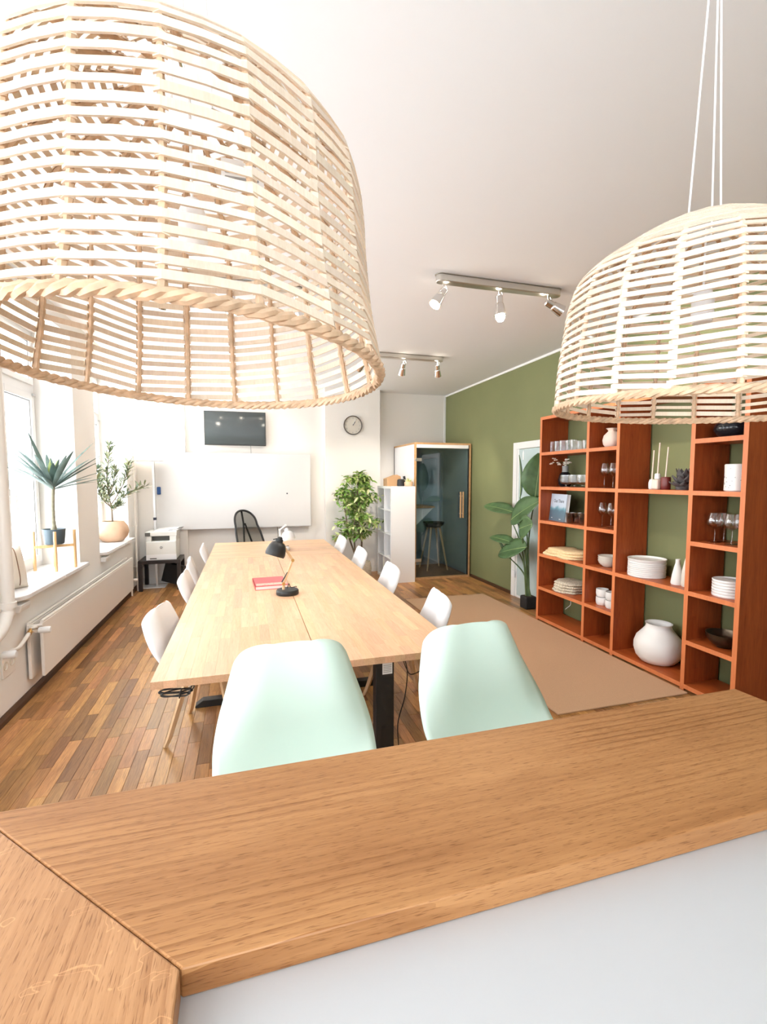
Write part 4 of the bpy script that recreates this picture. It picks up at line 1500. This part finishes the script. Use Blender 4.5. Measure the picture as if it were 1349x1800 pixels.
B(-1.10, -1.01, 7.54, 7.92, .725, .80).build('control_side', 'printer', pn, smooth=None)
B(-1.43, -1.0, 7.54, 7.93, .80, .865).build('scanner', 'printer', pn, smooth=None, bevel=.008)
B(-1.43, -1.36, 7.53, 7.60, .80, .855).build('control_panel', 'printdark', pn, smooth=None, bevel=.004)
MB().prism([(-1.33, .865), (-1.02, .865), (-.95, .895), (-1.08, .90), (-1.30, .885)], 'Y', 7.60, 7.92).build('document_feeder', 'white', pn, smooth=None, bevel=.006)
MB().prism([(-1.12, .872), (-.94, .90), (-.94, .905), (-1.12, .88)], 'Y', 7.60, 7.86).build('feeder_tray', 'printdark', pn, smooth=None)
sb_ = MB().box(-.15, .15, -.045, .045, 0, .30, Matrix.Translation((-1.14, 7.80, .002)) @ Matrix.Rotation(math.radians(14), 4, 'Y') @ Matrix.Rotation(math.radians(-20), 4, 'Z') @ Matrix.Translation((0, 0, .04)))
tag(sb_.build('black_case', 'blackpl', bevel=.008), 'black device case leaning under the small printer table', 'case')

# ================================================================== RADIATOR AND PIPES
ra = T('radiator', 'long white panel radiator below the windows', 'radiator', (-1.53, 5.5, .14))
B(-1.515, -1.492, 4.06, 7.02, .15, .565).build('front_panel', 'radi', ra, smooth=None, bevel=.006)
B(-1.585, -1.562, 4.02, 7.02, .15, .565).build('back_panel', 'radi', ra, smooth=None, bevel=.006)
MB().tube([(-1.573, 4.03, .573), (-1.573, 7.02, .573)], .011, 8).tube([(-1.503, 4.07, .573), (-1.503, 7.02, .573)], .011, 8).build('top_edge', 'radi', ra)
for y in (4.5, 5.3, 6.1, 6.8):
    B(-1.562, -1.515, y, y + .03, .30, .33).build('spacer', 'radi', ra, smooth=None)
    B(-1.599, -1.585, y, y + .03, .25, .45).build('wall_bracket', 'radi', ra, smooth=None)
MB().cyl((-1.54, 4.08, .535), (-1.54, 3.98, .535), .018, None, 14).tube([(-1.573, 4.05, .545), (-1.503, 4.07, .545)], .013, 8).build('inlet', 'radi', ra)
MB().cyl((-1.54, 3.985, .535), (-1.54, 3.945, .52), .017, None, 12).build('brass_union', 'brass', ra)
MB().cyl((-1.535, 3.985, .53), (-1.49, 3.985, .53), .020, None, 12).build('valve_body', 'chrome', ra)
MB().lathe([(0, 0), (.019, 0), (.022, .008), (.022, .03), (.025, .036), (.024, .07), (.019, .078), (0, .078)], (-1.492, 3.985, .53), 18, mat=Matrix.Rotation(PI / 2, 4, 'Y')).build('thermostat', 'valve', ra)
MB().tube(smooth_path([(-1.54, 3.945, .52), (-1.54, 3.85, .488), (-1.545, 3.80, .47), (-1.565, 3.78, .46), (-1.584, 3.775, .45)]), .014, 10).build('feed_pipe', 'radi', ra)
MB().cyl((-1.545, 7.02, .18), (-1.545, 7.16, .16), .012, None, 10).tube([(-1.545, 7.15, .02), (-1.545, 7.15, .25)], .012, 8).cyl((-1.53, 7.12, .25), (-1.46, 7.12, .25), .02, None, 12).build('return_valve', 'radi', ra)
vp = T('heating_pipe', 'thick white vertical heating pipe at the left edge', 'pipe', (-1.52, 3.62, .7))
MB().tube(smooth_path([(-1.52, 3.62, ZC), (-1.52, 3.62, 2.4), (-1.52, 3.62, 1.6), (-1.52, 3.62, .83), (-1.52, 3.60, .76), (-1.52, 3.55, .70), (-1.52, 3.46, .66), (-1.52, 3.2, .63), (-1.52, 2.4, .60)]), .037, 16).build('pipe', 'radi', vp)
MB().cyl((-1.52, 3.62, .80), (-1.52, 3.62, .835), .048, None, 18).tube([(-1.52, 3.62, .818), (-1.6, 3.62, .818)], .007, 6).build('pipe_clamp', 'radi', vp)
MB().lathe([(0, 0), (.02, 0), (.026, .01), (.026, .07), (.02, .08), (0, .08)], (-1.56, 3.60, .49), 16, mat=Matrix.Rotation(PI / 2, 4, 'Y')).build('shutoff_knob', 'valve', vp)
so = T('wall_socket', 'beige double power socket low on the left wall', 'socket', (XL, 3.78, .36))
B(XL, XL + .012, 3.66, 3.84, .30, .46).build('plate', 'radi', so, smooth=None, bevel=.004)
for y in (3.70, 3.79):
    MB().lathe([(.030, 0), (.032, .004), (.026, .004), (.024, 0)], (XL + .012, y, .38), 20, mat=Matrix.Rotation(PI / 2, 4, 'Y'), ring=True).build('outlet_ring', 'cercream', so)

# ================================================================== WHITE CUBE SHELF AND BOOTH
ks = T('cube_shelf', 'white open cube shelf beside the phone booth', 'shelf', (2.37, 7.36, 0))
KX0, KX1, KY0, KY1, KH = 2.165, 2.565, 6.97, 7.76, 1.525
B(KX0, KX1, KY0, KY0 + .038, .0, KH).build('side_panel', 'white', ks, smooth=None)
B(KX0, KX1, KY1 - .038, KY1, .0, KH).build('side_panel', 'white', ks, smooth=None)
B(KX0, KX1, KY0 + .038, KY1 - .038, KH - .038, KH).build('top_panel', 'white', ks, smooth=None)
B(KX0, KX1, KY0 + .038, KY1 - .038, 0, .038).build('bottom_panel', 'white', ks, smooth=None)
B(KX0 + .003, KX1, (KY0 + KY1) / 2 - .01, (KY0 + KY1) / 2 + .01, .038, KH - .038).build('divider', 'white', ks, smooth=None)
for k in range(1, 4):
    z = KH * k / 4
    B(KX0 + .003, KX1, KY0 + .038, (KY0 + KY1) / 2 - .01, z - .01, z + .01).build('shelf_board', 'white', ks, smooth=None)
    B(KX0 + .003, KX1, (KY0 + KY1) / 2 + .01, KY1 - .038, z - .01, z + .01).build('shelf_board', 'white', ks, smooth=None)
B(KX1 - .006, KX1, KY0 + .038, KY1 - .038, .038, KH - .038).build('back_sheet', 'white', ks, smooth=None)
for k in range(3):
    o = B(KX0 + .03, KX1 - .06, 7.40 + .045 * k, 7.437 + .045 * k, .0385, .345).build('document_folder', 'yellow' if k < 2 else 'white', smooth=None)
    tag(o, ('yellow folder nearest the divider in the bottom cube', 'yellow folder in the middle of the bottom cube', 'white folder at the back of the bottom cube')[k], 'folder', 'folders in the white cube shelf')
z = KH
cbx = MB().prism([(2.20, z), (2.46, z), (2.43, z + .16), (2.37, z + .185), (2.20, z + .12)], 'Y', 7.30, 7.52)
tag(cbx.build('cardboard_box', 'card', smooth=None, bevel=.003), 'brown cardboard holder with slanted top on the cube shelf', 'box')
bp = T('black_planter', 'small black planter figure between the box and succulent', 'planter', (2.40, 7.16, z))
MB().lathe([(0, 0), (.055, 0), (.06, .02), (.055, .10), (.035, .115), (0, .115)], (2.385, 7.16, z), 18).build('pot_body', 'blackpl', bp)
MB().tube(smooth_path([(2.42, 7.16, z + .05), (2.45, 7.16, z + .10), (2.44, 7.16, z + .16)]), [.02] * 13, 8).build('pot_arm', 'blackpl', bp)
sc_ = T('potted_succulent', 'small green succulent in a tan pot on cube shelf', 'plant', (2.49, 7.10, z))
MB().lathe([(0, 0), (.055, 0), (.068, .02), (.072, .055), (.062, .075), (.056, .075), (0, .06)], (2.495, 7.09, z), 20).build('pot', 'terra', sc_)
for i in range(22):
    a, e = random.uniform(0, 2 * PI), random.uniform(.3, 1.2)
    l = random.uniform(.05, .09)
    p = Vector((2.495, 7.09, z + .068))
    d_ = Vector((math.cos(a) * math.cos(e), math.sin(a) * math.cos(e), math.sin(e)))
    MB().tube([p, p + d_ * l * .6, p + d_ * l], [.007, .008, .001], 5).build('leaf', 'ficus', sc_)

bo = T('phone_booth', 'white phone booth with tinted glass door in the corner', 'phone booth', (3.1, 7.6, 0))
BX0, BX1, BY0, BY1, BH = 2.60, 3.59, 7.10, 8.19, 2.225
B(BX0, BX0 + .03, BY0 + .03, BY1, .03, BH - .03).build('left_panel', 'white', bo, smooth=None)
B(BX1 - .03, BX1, BY0 + .03, BY1, .03, BH - .03).build('right_panel', 'white', bo, smooth=None)
B(BX0, BX1, BY1 - .03, BY1, .03, BH - .03).build('back_panel', 'white', bo, smooth=None)
B(BX0, BX1, BY0 + .0, BY1, BH - .03, BH).build('roof_panel', 'ply', bo, smooth=None)
B(BX0, BX1, BY0 + .0, BY1, 0, .035).build('floor_panel', 'ply', bo, smooth=None)
B(BX0, BX0 + .03, BY0, BY0 + .03, .035, BH - .03).build('front_edge', 'ply', bo, smooth=None)
B(BX1 - .03, BX1, BY0, BY0 + .03, .035, BH - .03).build('front_edge', 'ply', bo, smooth=None)
B(BX1 - .045, BX1 - .03, BY0 + .003, BY0 + .03, .035, BH - .03).build('door_seal', 'black', bo, smooth=None)
B(BX0 + .03, BX1 - .03, BY0 + .004, BY0 + .028, 2.14, BH - .03).build('transom', 'white', bo, smooth=None)
inn = MB().box(BX0 + .03, BX0 + .045, BY0 + .05, BY1 - .03, .035, 2.19).box(BX1 - .045, BX1 - .03, BY0 + .05, BY1 - .03, .035, 2.19).box(BX0 + .045, BX1 - .045, BY1 - .045, BY1 - .03, .035, 2.19).box(BX0 + .045, BX1 - .045, BY0 + .05, BY1 - .045, 2.17, 2.19)
inn.build('felt_lining', 'boothin', bo, smooth=None)
B(BX0 + .045, BX1 - .045, BY0 + .05, BY1 - .045, .035, .042).build('floor_mat', plain('booth_carpet', (.16, .12, .09), .95), bo, smooth=None)
dr = B(BX0 + .034, BX1 - .05, BY0 + .008, BY0 + .018, .04, 2.135).build('glass_door', 'booth_glass', bo, smooth=None)
for x in (3.395, 3.44):
    MB().cyl((x, BY0 - .035, 1.0), (x, BY0 - .035, 1.43), .014, None, 12).build('door_handle', 'ply', dr)
for zz in (1.07, 1.36):
    MB().cyl((3.395, BY0 + .008, zz), (3.395, BY0 - .035, zz), .008, None, 8).cyl((3.44, BY0 + .008, zz), (3.44, BY0 - .035, zz), .008, None, 8).build('handle_post', 'steel', dr)
for zz in (.32, 1.95):
    B(BX0 + .005, BX0 + .12, BY0 - .004, BY0 + .02, zz - .025, zz + .025).build('hinge', 'steel', dr, smooth=None, bevel=.003)
tb = B(BX0 + .046, 3.12, 7.50, BY1 - .05, 1.145, 1.172).build('desk_board', 'ply', bo, smooth=None)
MB().prism([(BX0 + .046, 1.144), (3.10, 1.144), (BX0 + .046, .72)], 'Y', 7.52, 7.55).build('desk_bracket', 'white', bo, smooth=None)
bs = T('booth_stool', 'dark seated stool with wooden legs inside the booth', 'stool', (3.19, 7.72, .042))
MB().lathe([(0, 0), (.12, 0), (.17, .04), (.19, .09), (.185, .09), (.15, .05), (0, .03)], (3.19, 7.72, .79), 28).build('seat_shell', 'blackpl', bs)
MB().cyl((3.10, 7.72, .78), (3.28, 7.72, .78), .014, None, 8).cyl((3.19, 7.63, .78), (3.19, 7.81, .78), .014, None, 8).build('underframe', 'birch', bs)
for sx in (-1, 1):
    for sy in (-1, 1):
        MB().tube([(3.19 + sx * .08, 7.72 + sy * .08, .79), (3.19 + sx * .19, 7.72 + sy * .19, .042)], [.021, .014], 4, sq=True).build('leg', 'birch', bs, smooth=None)


# ================================================================== PLANTS
def blade(base, d, up, l, w, curve, n=8, m=4, fold=.25, tipw=1.0):
    """leaf surface from base along d, width w, bending by curve"""
    d, up = Vector(d).normalized(), Vector(up)
    side = d.cross(up).normalized()
    nrm = side.cross(d).normalized()
    base = Vector(base)

    def fn(u, v):
        a = u * 2 - 1
        wd = w * (math.sin(PI * (v ** .85 * .94 + .03)) ** .7)
        c = base + d * (l * v) + nrm * (-curve * l * v * v)
        return c + side * (a * wd) + nrm * (abs(a) * wd * fold)
    return MB().grid(fn, m, n), [base + d * (l * v / 8) + nrm * (-curve * l * (v / 8) ** 2) for v in range(9)]


# blue-green spiky plant on a bamboo stand in the near window
SZ = SILL + .012
ps = T('plant_stand', 'bamboo four legged plant stand on the near window sill', 'plant stand', (-1.70, 5.0, SZ))
rl = .155
ctr = Vector((-1.705, 4.99, 0))
for i in range(4):
    a = math.radians(20 + 90 * i)
    p = ctr + Vector((rl * math.cos(a), rl * math.sin(a), 0))
    MB().tube([(p.x, p.y, SZ), (p.x, p.y, SZ + .36)], .013, 10).build('leg', 'bamboo', ps)
    MB().tube([(ctr.x, ctr.y, SZ + .215), (p.x, p.y, SZ + .215)], .017, 4, sq=True).build('crossbar', 'bamboo', ps, smooth=None)
pl = T('spiky_plant', 'blue green spiky plant with bare stem in grey pot', 'plant', (ctr.x, ctr.y, SZ + .234))
pz = SZ + .234
MB().lathe([(0, 0), (.072, 0), (.078, .008), (.092, .14), (.088, .14), (.078, .12), (0, .12)], (ctr.x, ctr.y, pz), 32).build('pot', 'potgrey', pl)
MB().lathe([(0, .0), (.08, 0), (0, .006)], (ctr.x, ctr.y, pz + .121), 24).build('soil', 'soil', pl)
tp = [(ctr.x, ctr.y, pz + .12), (ctr.x - .005, ctr.y + .005, pz + .22), (ctr.x + .0, ctr.y - .005, pz + .38), (ctr.x + .008, ctr.y, pz + .53)]
tpp = smooth_path(tp, 6)
MB().tube(tpp, [.027 - .010 * min(1, i / 6) + .002 * (i % 2) for i in range(len(tpp))], 10).build('trunk', 'trunk', pl)
for i in range(40):
    a = i * 2.399 + random.uniform(-.2, .2)
    e = math.radians(12 + 46 * (i / 40) ** 1.2 + random.uniform(-7, 7) + (20 if i > 33 else 0))
    l = random.uniform(.44, .56) * (.45 if i > 30 else 1)
    dd = Vector((math.cos(a) * math.cos(e) * (.38 if math.cos(a) < 0 else .7), math.sin(a) * math.cos(e), math.sin(e))).normalized()
    bl, _ = blade((ctr.x + .008 + .012 * math.cos(a), ctr.y + .012 * math.sin(a), pz + .50 + .05 * i / 40), dd, (0, 0, 1), l, .022 if i < 30 else .028, .06 if i < 30 else -.05, 7, 2, .35)
    bl.build('leaf', 'leafyel' if i > 35 else 'leafblue', pl, smooth=60)
# striped cushion on the near sill
cu2 = T('striped_cushion', 'beige cushion with dark curved stripes on the window sill', 'cushion', (-1.72, 4.18, SZ))
RC = Matrix.Translation((-1.775, 4.14, SZ + .158)) @ Matrix.Rotation(math.radians(50), 4, 'Z') @ Matrix.Rotation(math.radians(-14), 4, 'X')


def cush(u, v, off=0.0):
    x, z_ = u * 2 - 1, v * 2 - 1
    th_ = .075 * (max(0, 1 - x ** 4) * max(0, 1 - z_ ** 4)) ** .5
    return x * .165, th_ + off, z_ * .165


MB().grid(lambda u, v: RC @ Vector(cush(u, v)), 14, 14).grid(lambda u, v: RC @ Vector((cush(u, v)[0], -cush(u, v)[1], cush(u, v)[2])), 14, 14).build('cushion_body', 'cushion', cu2, smooth=80)
for k, sg in ((.25, -1), (.42, -1), (.58, -1), (.75, -1), (.25, 1), (.5, 1), (.75, 1)):
    MB().tube([RC @ Vector((cush(k, .06 + .88 * j / 14)[0], sg * cush(k, .06 + .88 * j / 14, .001)[1], cush(k, .06 + .88 * j / 14)[2])) for j in range(15)], .0035, 6).build('stripe', 'stripe', cu2)

# olive tree in terracotta pot
ol = T('olive_tree', 'small olive tree in a round terracotta pot on far sill', 'plant', (-1.715, 7.0, SZ))
oc_ = Vector((-1.715, 7.0, SZ))
MB().lathe([(0, 0), (.10, 0), (.125, .01), (.175, .07), (.195, .135), (.18, .205), (.135, .268), (.13, .272), (.125, .265), (.16, .20), (0, .19)], oc_, 40).build('pot', 'terra', ol)
MB().lathe([(0, .0), (.125, 0), (0, .004)], oc_ + Vector((0, 0, .235)), 24).build('soil', 'soil', ol)
rnd = random.Random(5)
fol = MB()
branches = [
    [(0, 0, .24), (.0, -.01, .42), (-.02, -.03, .60), (-.03, -.05, .85), (-.01, -.04, 1.05), (.01, -.02, 1.26)],
    [(0, 0, .42), (-.05, -.10, .60), (-.10, -.22, .80), (-.10, -.30, .95)],
    [(0, -.01, .50), (.08, .06, .65), (.16, .10, .85), (.20, .12, 1.02)],
    [(0, -.01, .46), (.10, .04, .56), (.24, .08, .66), (.38, .10, .72)],
    [(0, 0, .45), (-.06, -.12, .55), (-.08, -.26, .70), (-.06, -.34, .84)],
    [(0, 0, .40), (.08, -.10, .46), (.14, -.16, .49)],
    [(-.02, -.03, .62), (.06, -.12, .78), (.09, -.16, .95)]]
for bi, br in enumerate(branches):
    pth = smooth_path([oc_ + Vector(p) for p in br], 6)
    MB().tube(pth, [(.011 if bi == 0 else .006) * (1 - .75 * i / len(pth)) + .001 for i in range(len(pth))], 6).build('trunk' if bi == 0 else 'branch', 'bark', ol)
    for i in range(len(pth)):
        if i < len(pth) * (.35 if bi == 0 else .2):
            continue
        for k in range(9 if bi != 3 else 6):
            a, e = rnd.uniform(0, 2 * PI), rnd.uniform(-.3, 1.2)
            dd = Vector((math.cos(a) * math.cos(e), math.sin(a) * math.cos(e), math.sin(e)))
            ax = (pth[min(i + 1, len(pth) - 1)] - pth[max(i - 1, 0)]).normalized()
            dd = (dd + ax * .8).normalized()
            st_ = pth[i] + dd * rnd.uniform(0, .05)
            b_, _ = blade(st_, dd, (rnd.uniform(-1, 1), rnd.uniform(-1, 1), 1), rnd.uniform(.05, .085), .0085, .1, 3, 2, .1)
            fol.add(b_.v, b_.f)
o = fol.build('foliage', 'olive', ol, smooth=60)
o['kind'] = 'stuff'

# ficus
fi = T('ficus_tree', 'tall variegated ficus with braided stems beside the clock pier', 'plant', (1.72, 7.55, 0))
fc = Vector((1.74, 7.55, 0))
MB().lathe([(0, 0), (.13, 0), (.16, .04), (.17, .16), (.15, .27), (.14, .27), (.14, .2), (0, .2)], fc + Vector((.09, 0, 0)), 32).build('basket_pot', 'seagrass', fi)
rnd = random.Random(9)
fol = MB()
stems = [[(0, 0, .2), (-.03, .0, .6), (-.02, 0, 1.0), (.02, 0, 1.35), (.05, 0, 1.72)], [(.05, .02, .2), (-.12, .03, .7), (-.16, .02, 1.0), (-.22, 0, 1.3)], [(.06, -.02, .2), (.09, -.02, .65), (.05, 0, 1.0), (.2, .0, 1.4)]]
for s in stems:
    pth = smooth_path([fc + Vector(p) for p in s], 8)
    MB().tube(pth, [.017 * (1 - .6 * i / len(pth)) for i in range(len(pth))], 8).build('stem', 'bark', fi)
tips = []
for i in range(95):
    t_ = rnd.random()
    z_ = .72 + 1.06 * t_
    wd = .40 * math.sin(PI * min(1, .24 + .70 * t_)) ** .8 * (1 if not .42 < t_ < .56 else .55) + .05
    if .18 < t_ < .36:
        wd *= 1.22
    a = rnd.uniform(0, 2 * PI)
    rr = wd * rnd.uniform(.35, 1)
    root = fc + Vector((.0 + .04 * t_, 0, z_ - .12))
    tip = fc + Vector((rr * math.cos(a) - .02, rr * math.sin(a) * .65, z_ - .02 + rnd.uniform(-.05, .05)))
    tips.append((root, tip))
tw = MB()
for root, tip in tips:
    mid_ = root.lerp(tip, .55) + Vector((0, 0, .07))
    pth = smooth_path([root, mid_, tip], 4)
    tw.tube(pth, .0025, 4)
    for k in range(16):
        q_ = pth[rnd.randint(4, 8)]
        a, e = rnd.uniform(0, 2 * PI), rnd.uniform(-.9, .6)
        dd = Vector((math.cos(a) * math.cos(e), math.sin(a) * math.cos(e), math.sin(e)))
        b_, _ = blade(q_ + dd * rnd.uniform(0, .04), dd, (rnd.uniform(-.6, .6), rnd.uniform(-.6, .6), 1), rnd.uniform(.075, .12), .022, .22, 3, 2, .2)
        fol.add(b_.v, b_.f)
tw.build('twigs', 'bark', fi)['kind'] = 'stuff'
fol.build('foliage', 'ficus', fi, smooth=60)['kind'] = 'stuff'

# banana-leaf plant by the glass door
bp_ = T('banana_plant', 'tall plant with broad dark green leaves by the glass door', 'plant', (3.42, 5.15, 0))
bc = Vector((3.43, 5.14, 0))
MB().prism([(bc.x - .075, bc.y - .075), (bc.x + .075, bc.y - .075), (bc.x + .075, bc.y + .075), (bc.x - .075, bc.y + .075)], 'Z', 0, .155).build('pot', 'blackpl', bp_, smooth=None, bevel=.012)
B(bc.x - .066, bc.x + .066, bc.y - .066, bc.y + .066, .155, .158).build('soil', 'soil', bp_, smooth=None)
# leaf: stem end, tip, half width, facing
LV = [((3.40, 5.47, 1.20), (3.36, 6.26, 1.31), .105, (-.6, -.6, .75)),
      ((3.38, 5.42, .80), (3.34, 6.02, .86), .085, (-.5, -.5, .75)),
      ((3.42, 5.36, 1.40), (3.45, 5.35, 1.95), .12, (.80, -.60, .0)),
      ((3.40, 5.00, 1.42), (3.42, 4.93, 1.95), .19, (-.55, -.85, .05)),
      ((3.34, 5.43, 1.11), (3.28, 4.84, 1.40), .17, (-.75, -.6, .55)),
      ((3.28, 5.14, 1.02), (3.20, 4.80, 1.12), .15, (-.7, -.75, .3)),
      ((3.32, 5.04, .80), (3.28, 5.72, .66), .15, (-.7, -.6, .6)),
      ((3.38, 5.62, .62), (3.36, 5.74, .80), .035, (.3, -1, .2))]
for (b0, tp_, w_, nn) in LV:
    b0, tp_ = Vector(b0), Vector(tp_)
    d_ = tp_ - b0
    r0 = bc + Vector((random.uniform(-.03, .03), random.uniform(-.03, .03), .15))
    mid_ = Vector((r0.x * .6 + b0.x * .4, r0.y * .75 + b0.y * .25, r0.z + (b0.z - r0.z) * .6))
    MB().tube(smooth_path([r0, mid_, b0], 8), [.014 - .008 * i / 16 for i in range(17)], 7).build('stalk', 'stem', bp_)
    bl, mid = blade(b0, d_, nn, d_.length, w_, .10, 14, 6, .18)
    # ragged edge like torn banana leaf
    lo_ = bl.build('leaf', 'banana', bp_, smooth=60, solid=.002)
    MB().tube(mid, [.006 - .0005 * i for i in range(9)], 5).build('midrib', 'rib', lo_)
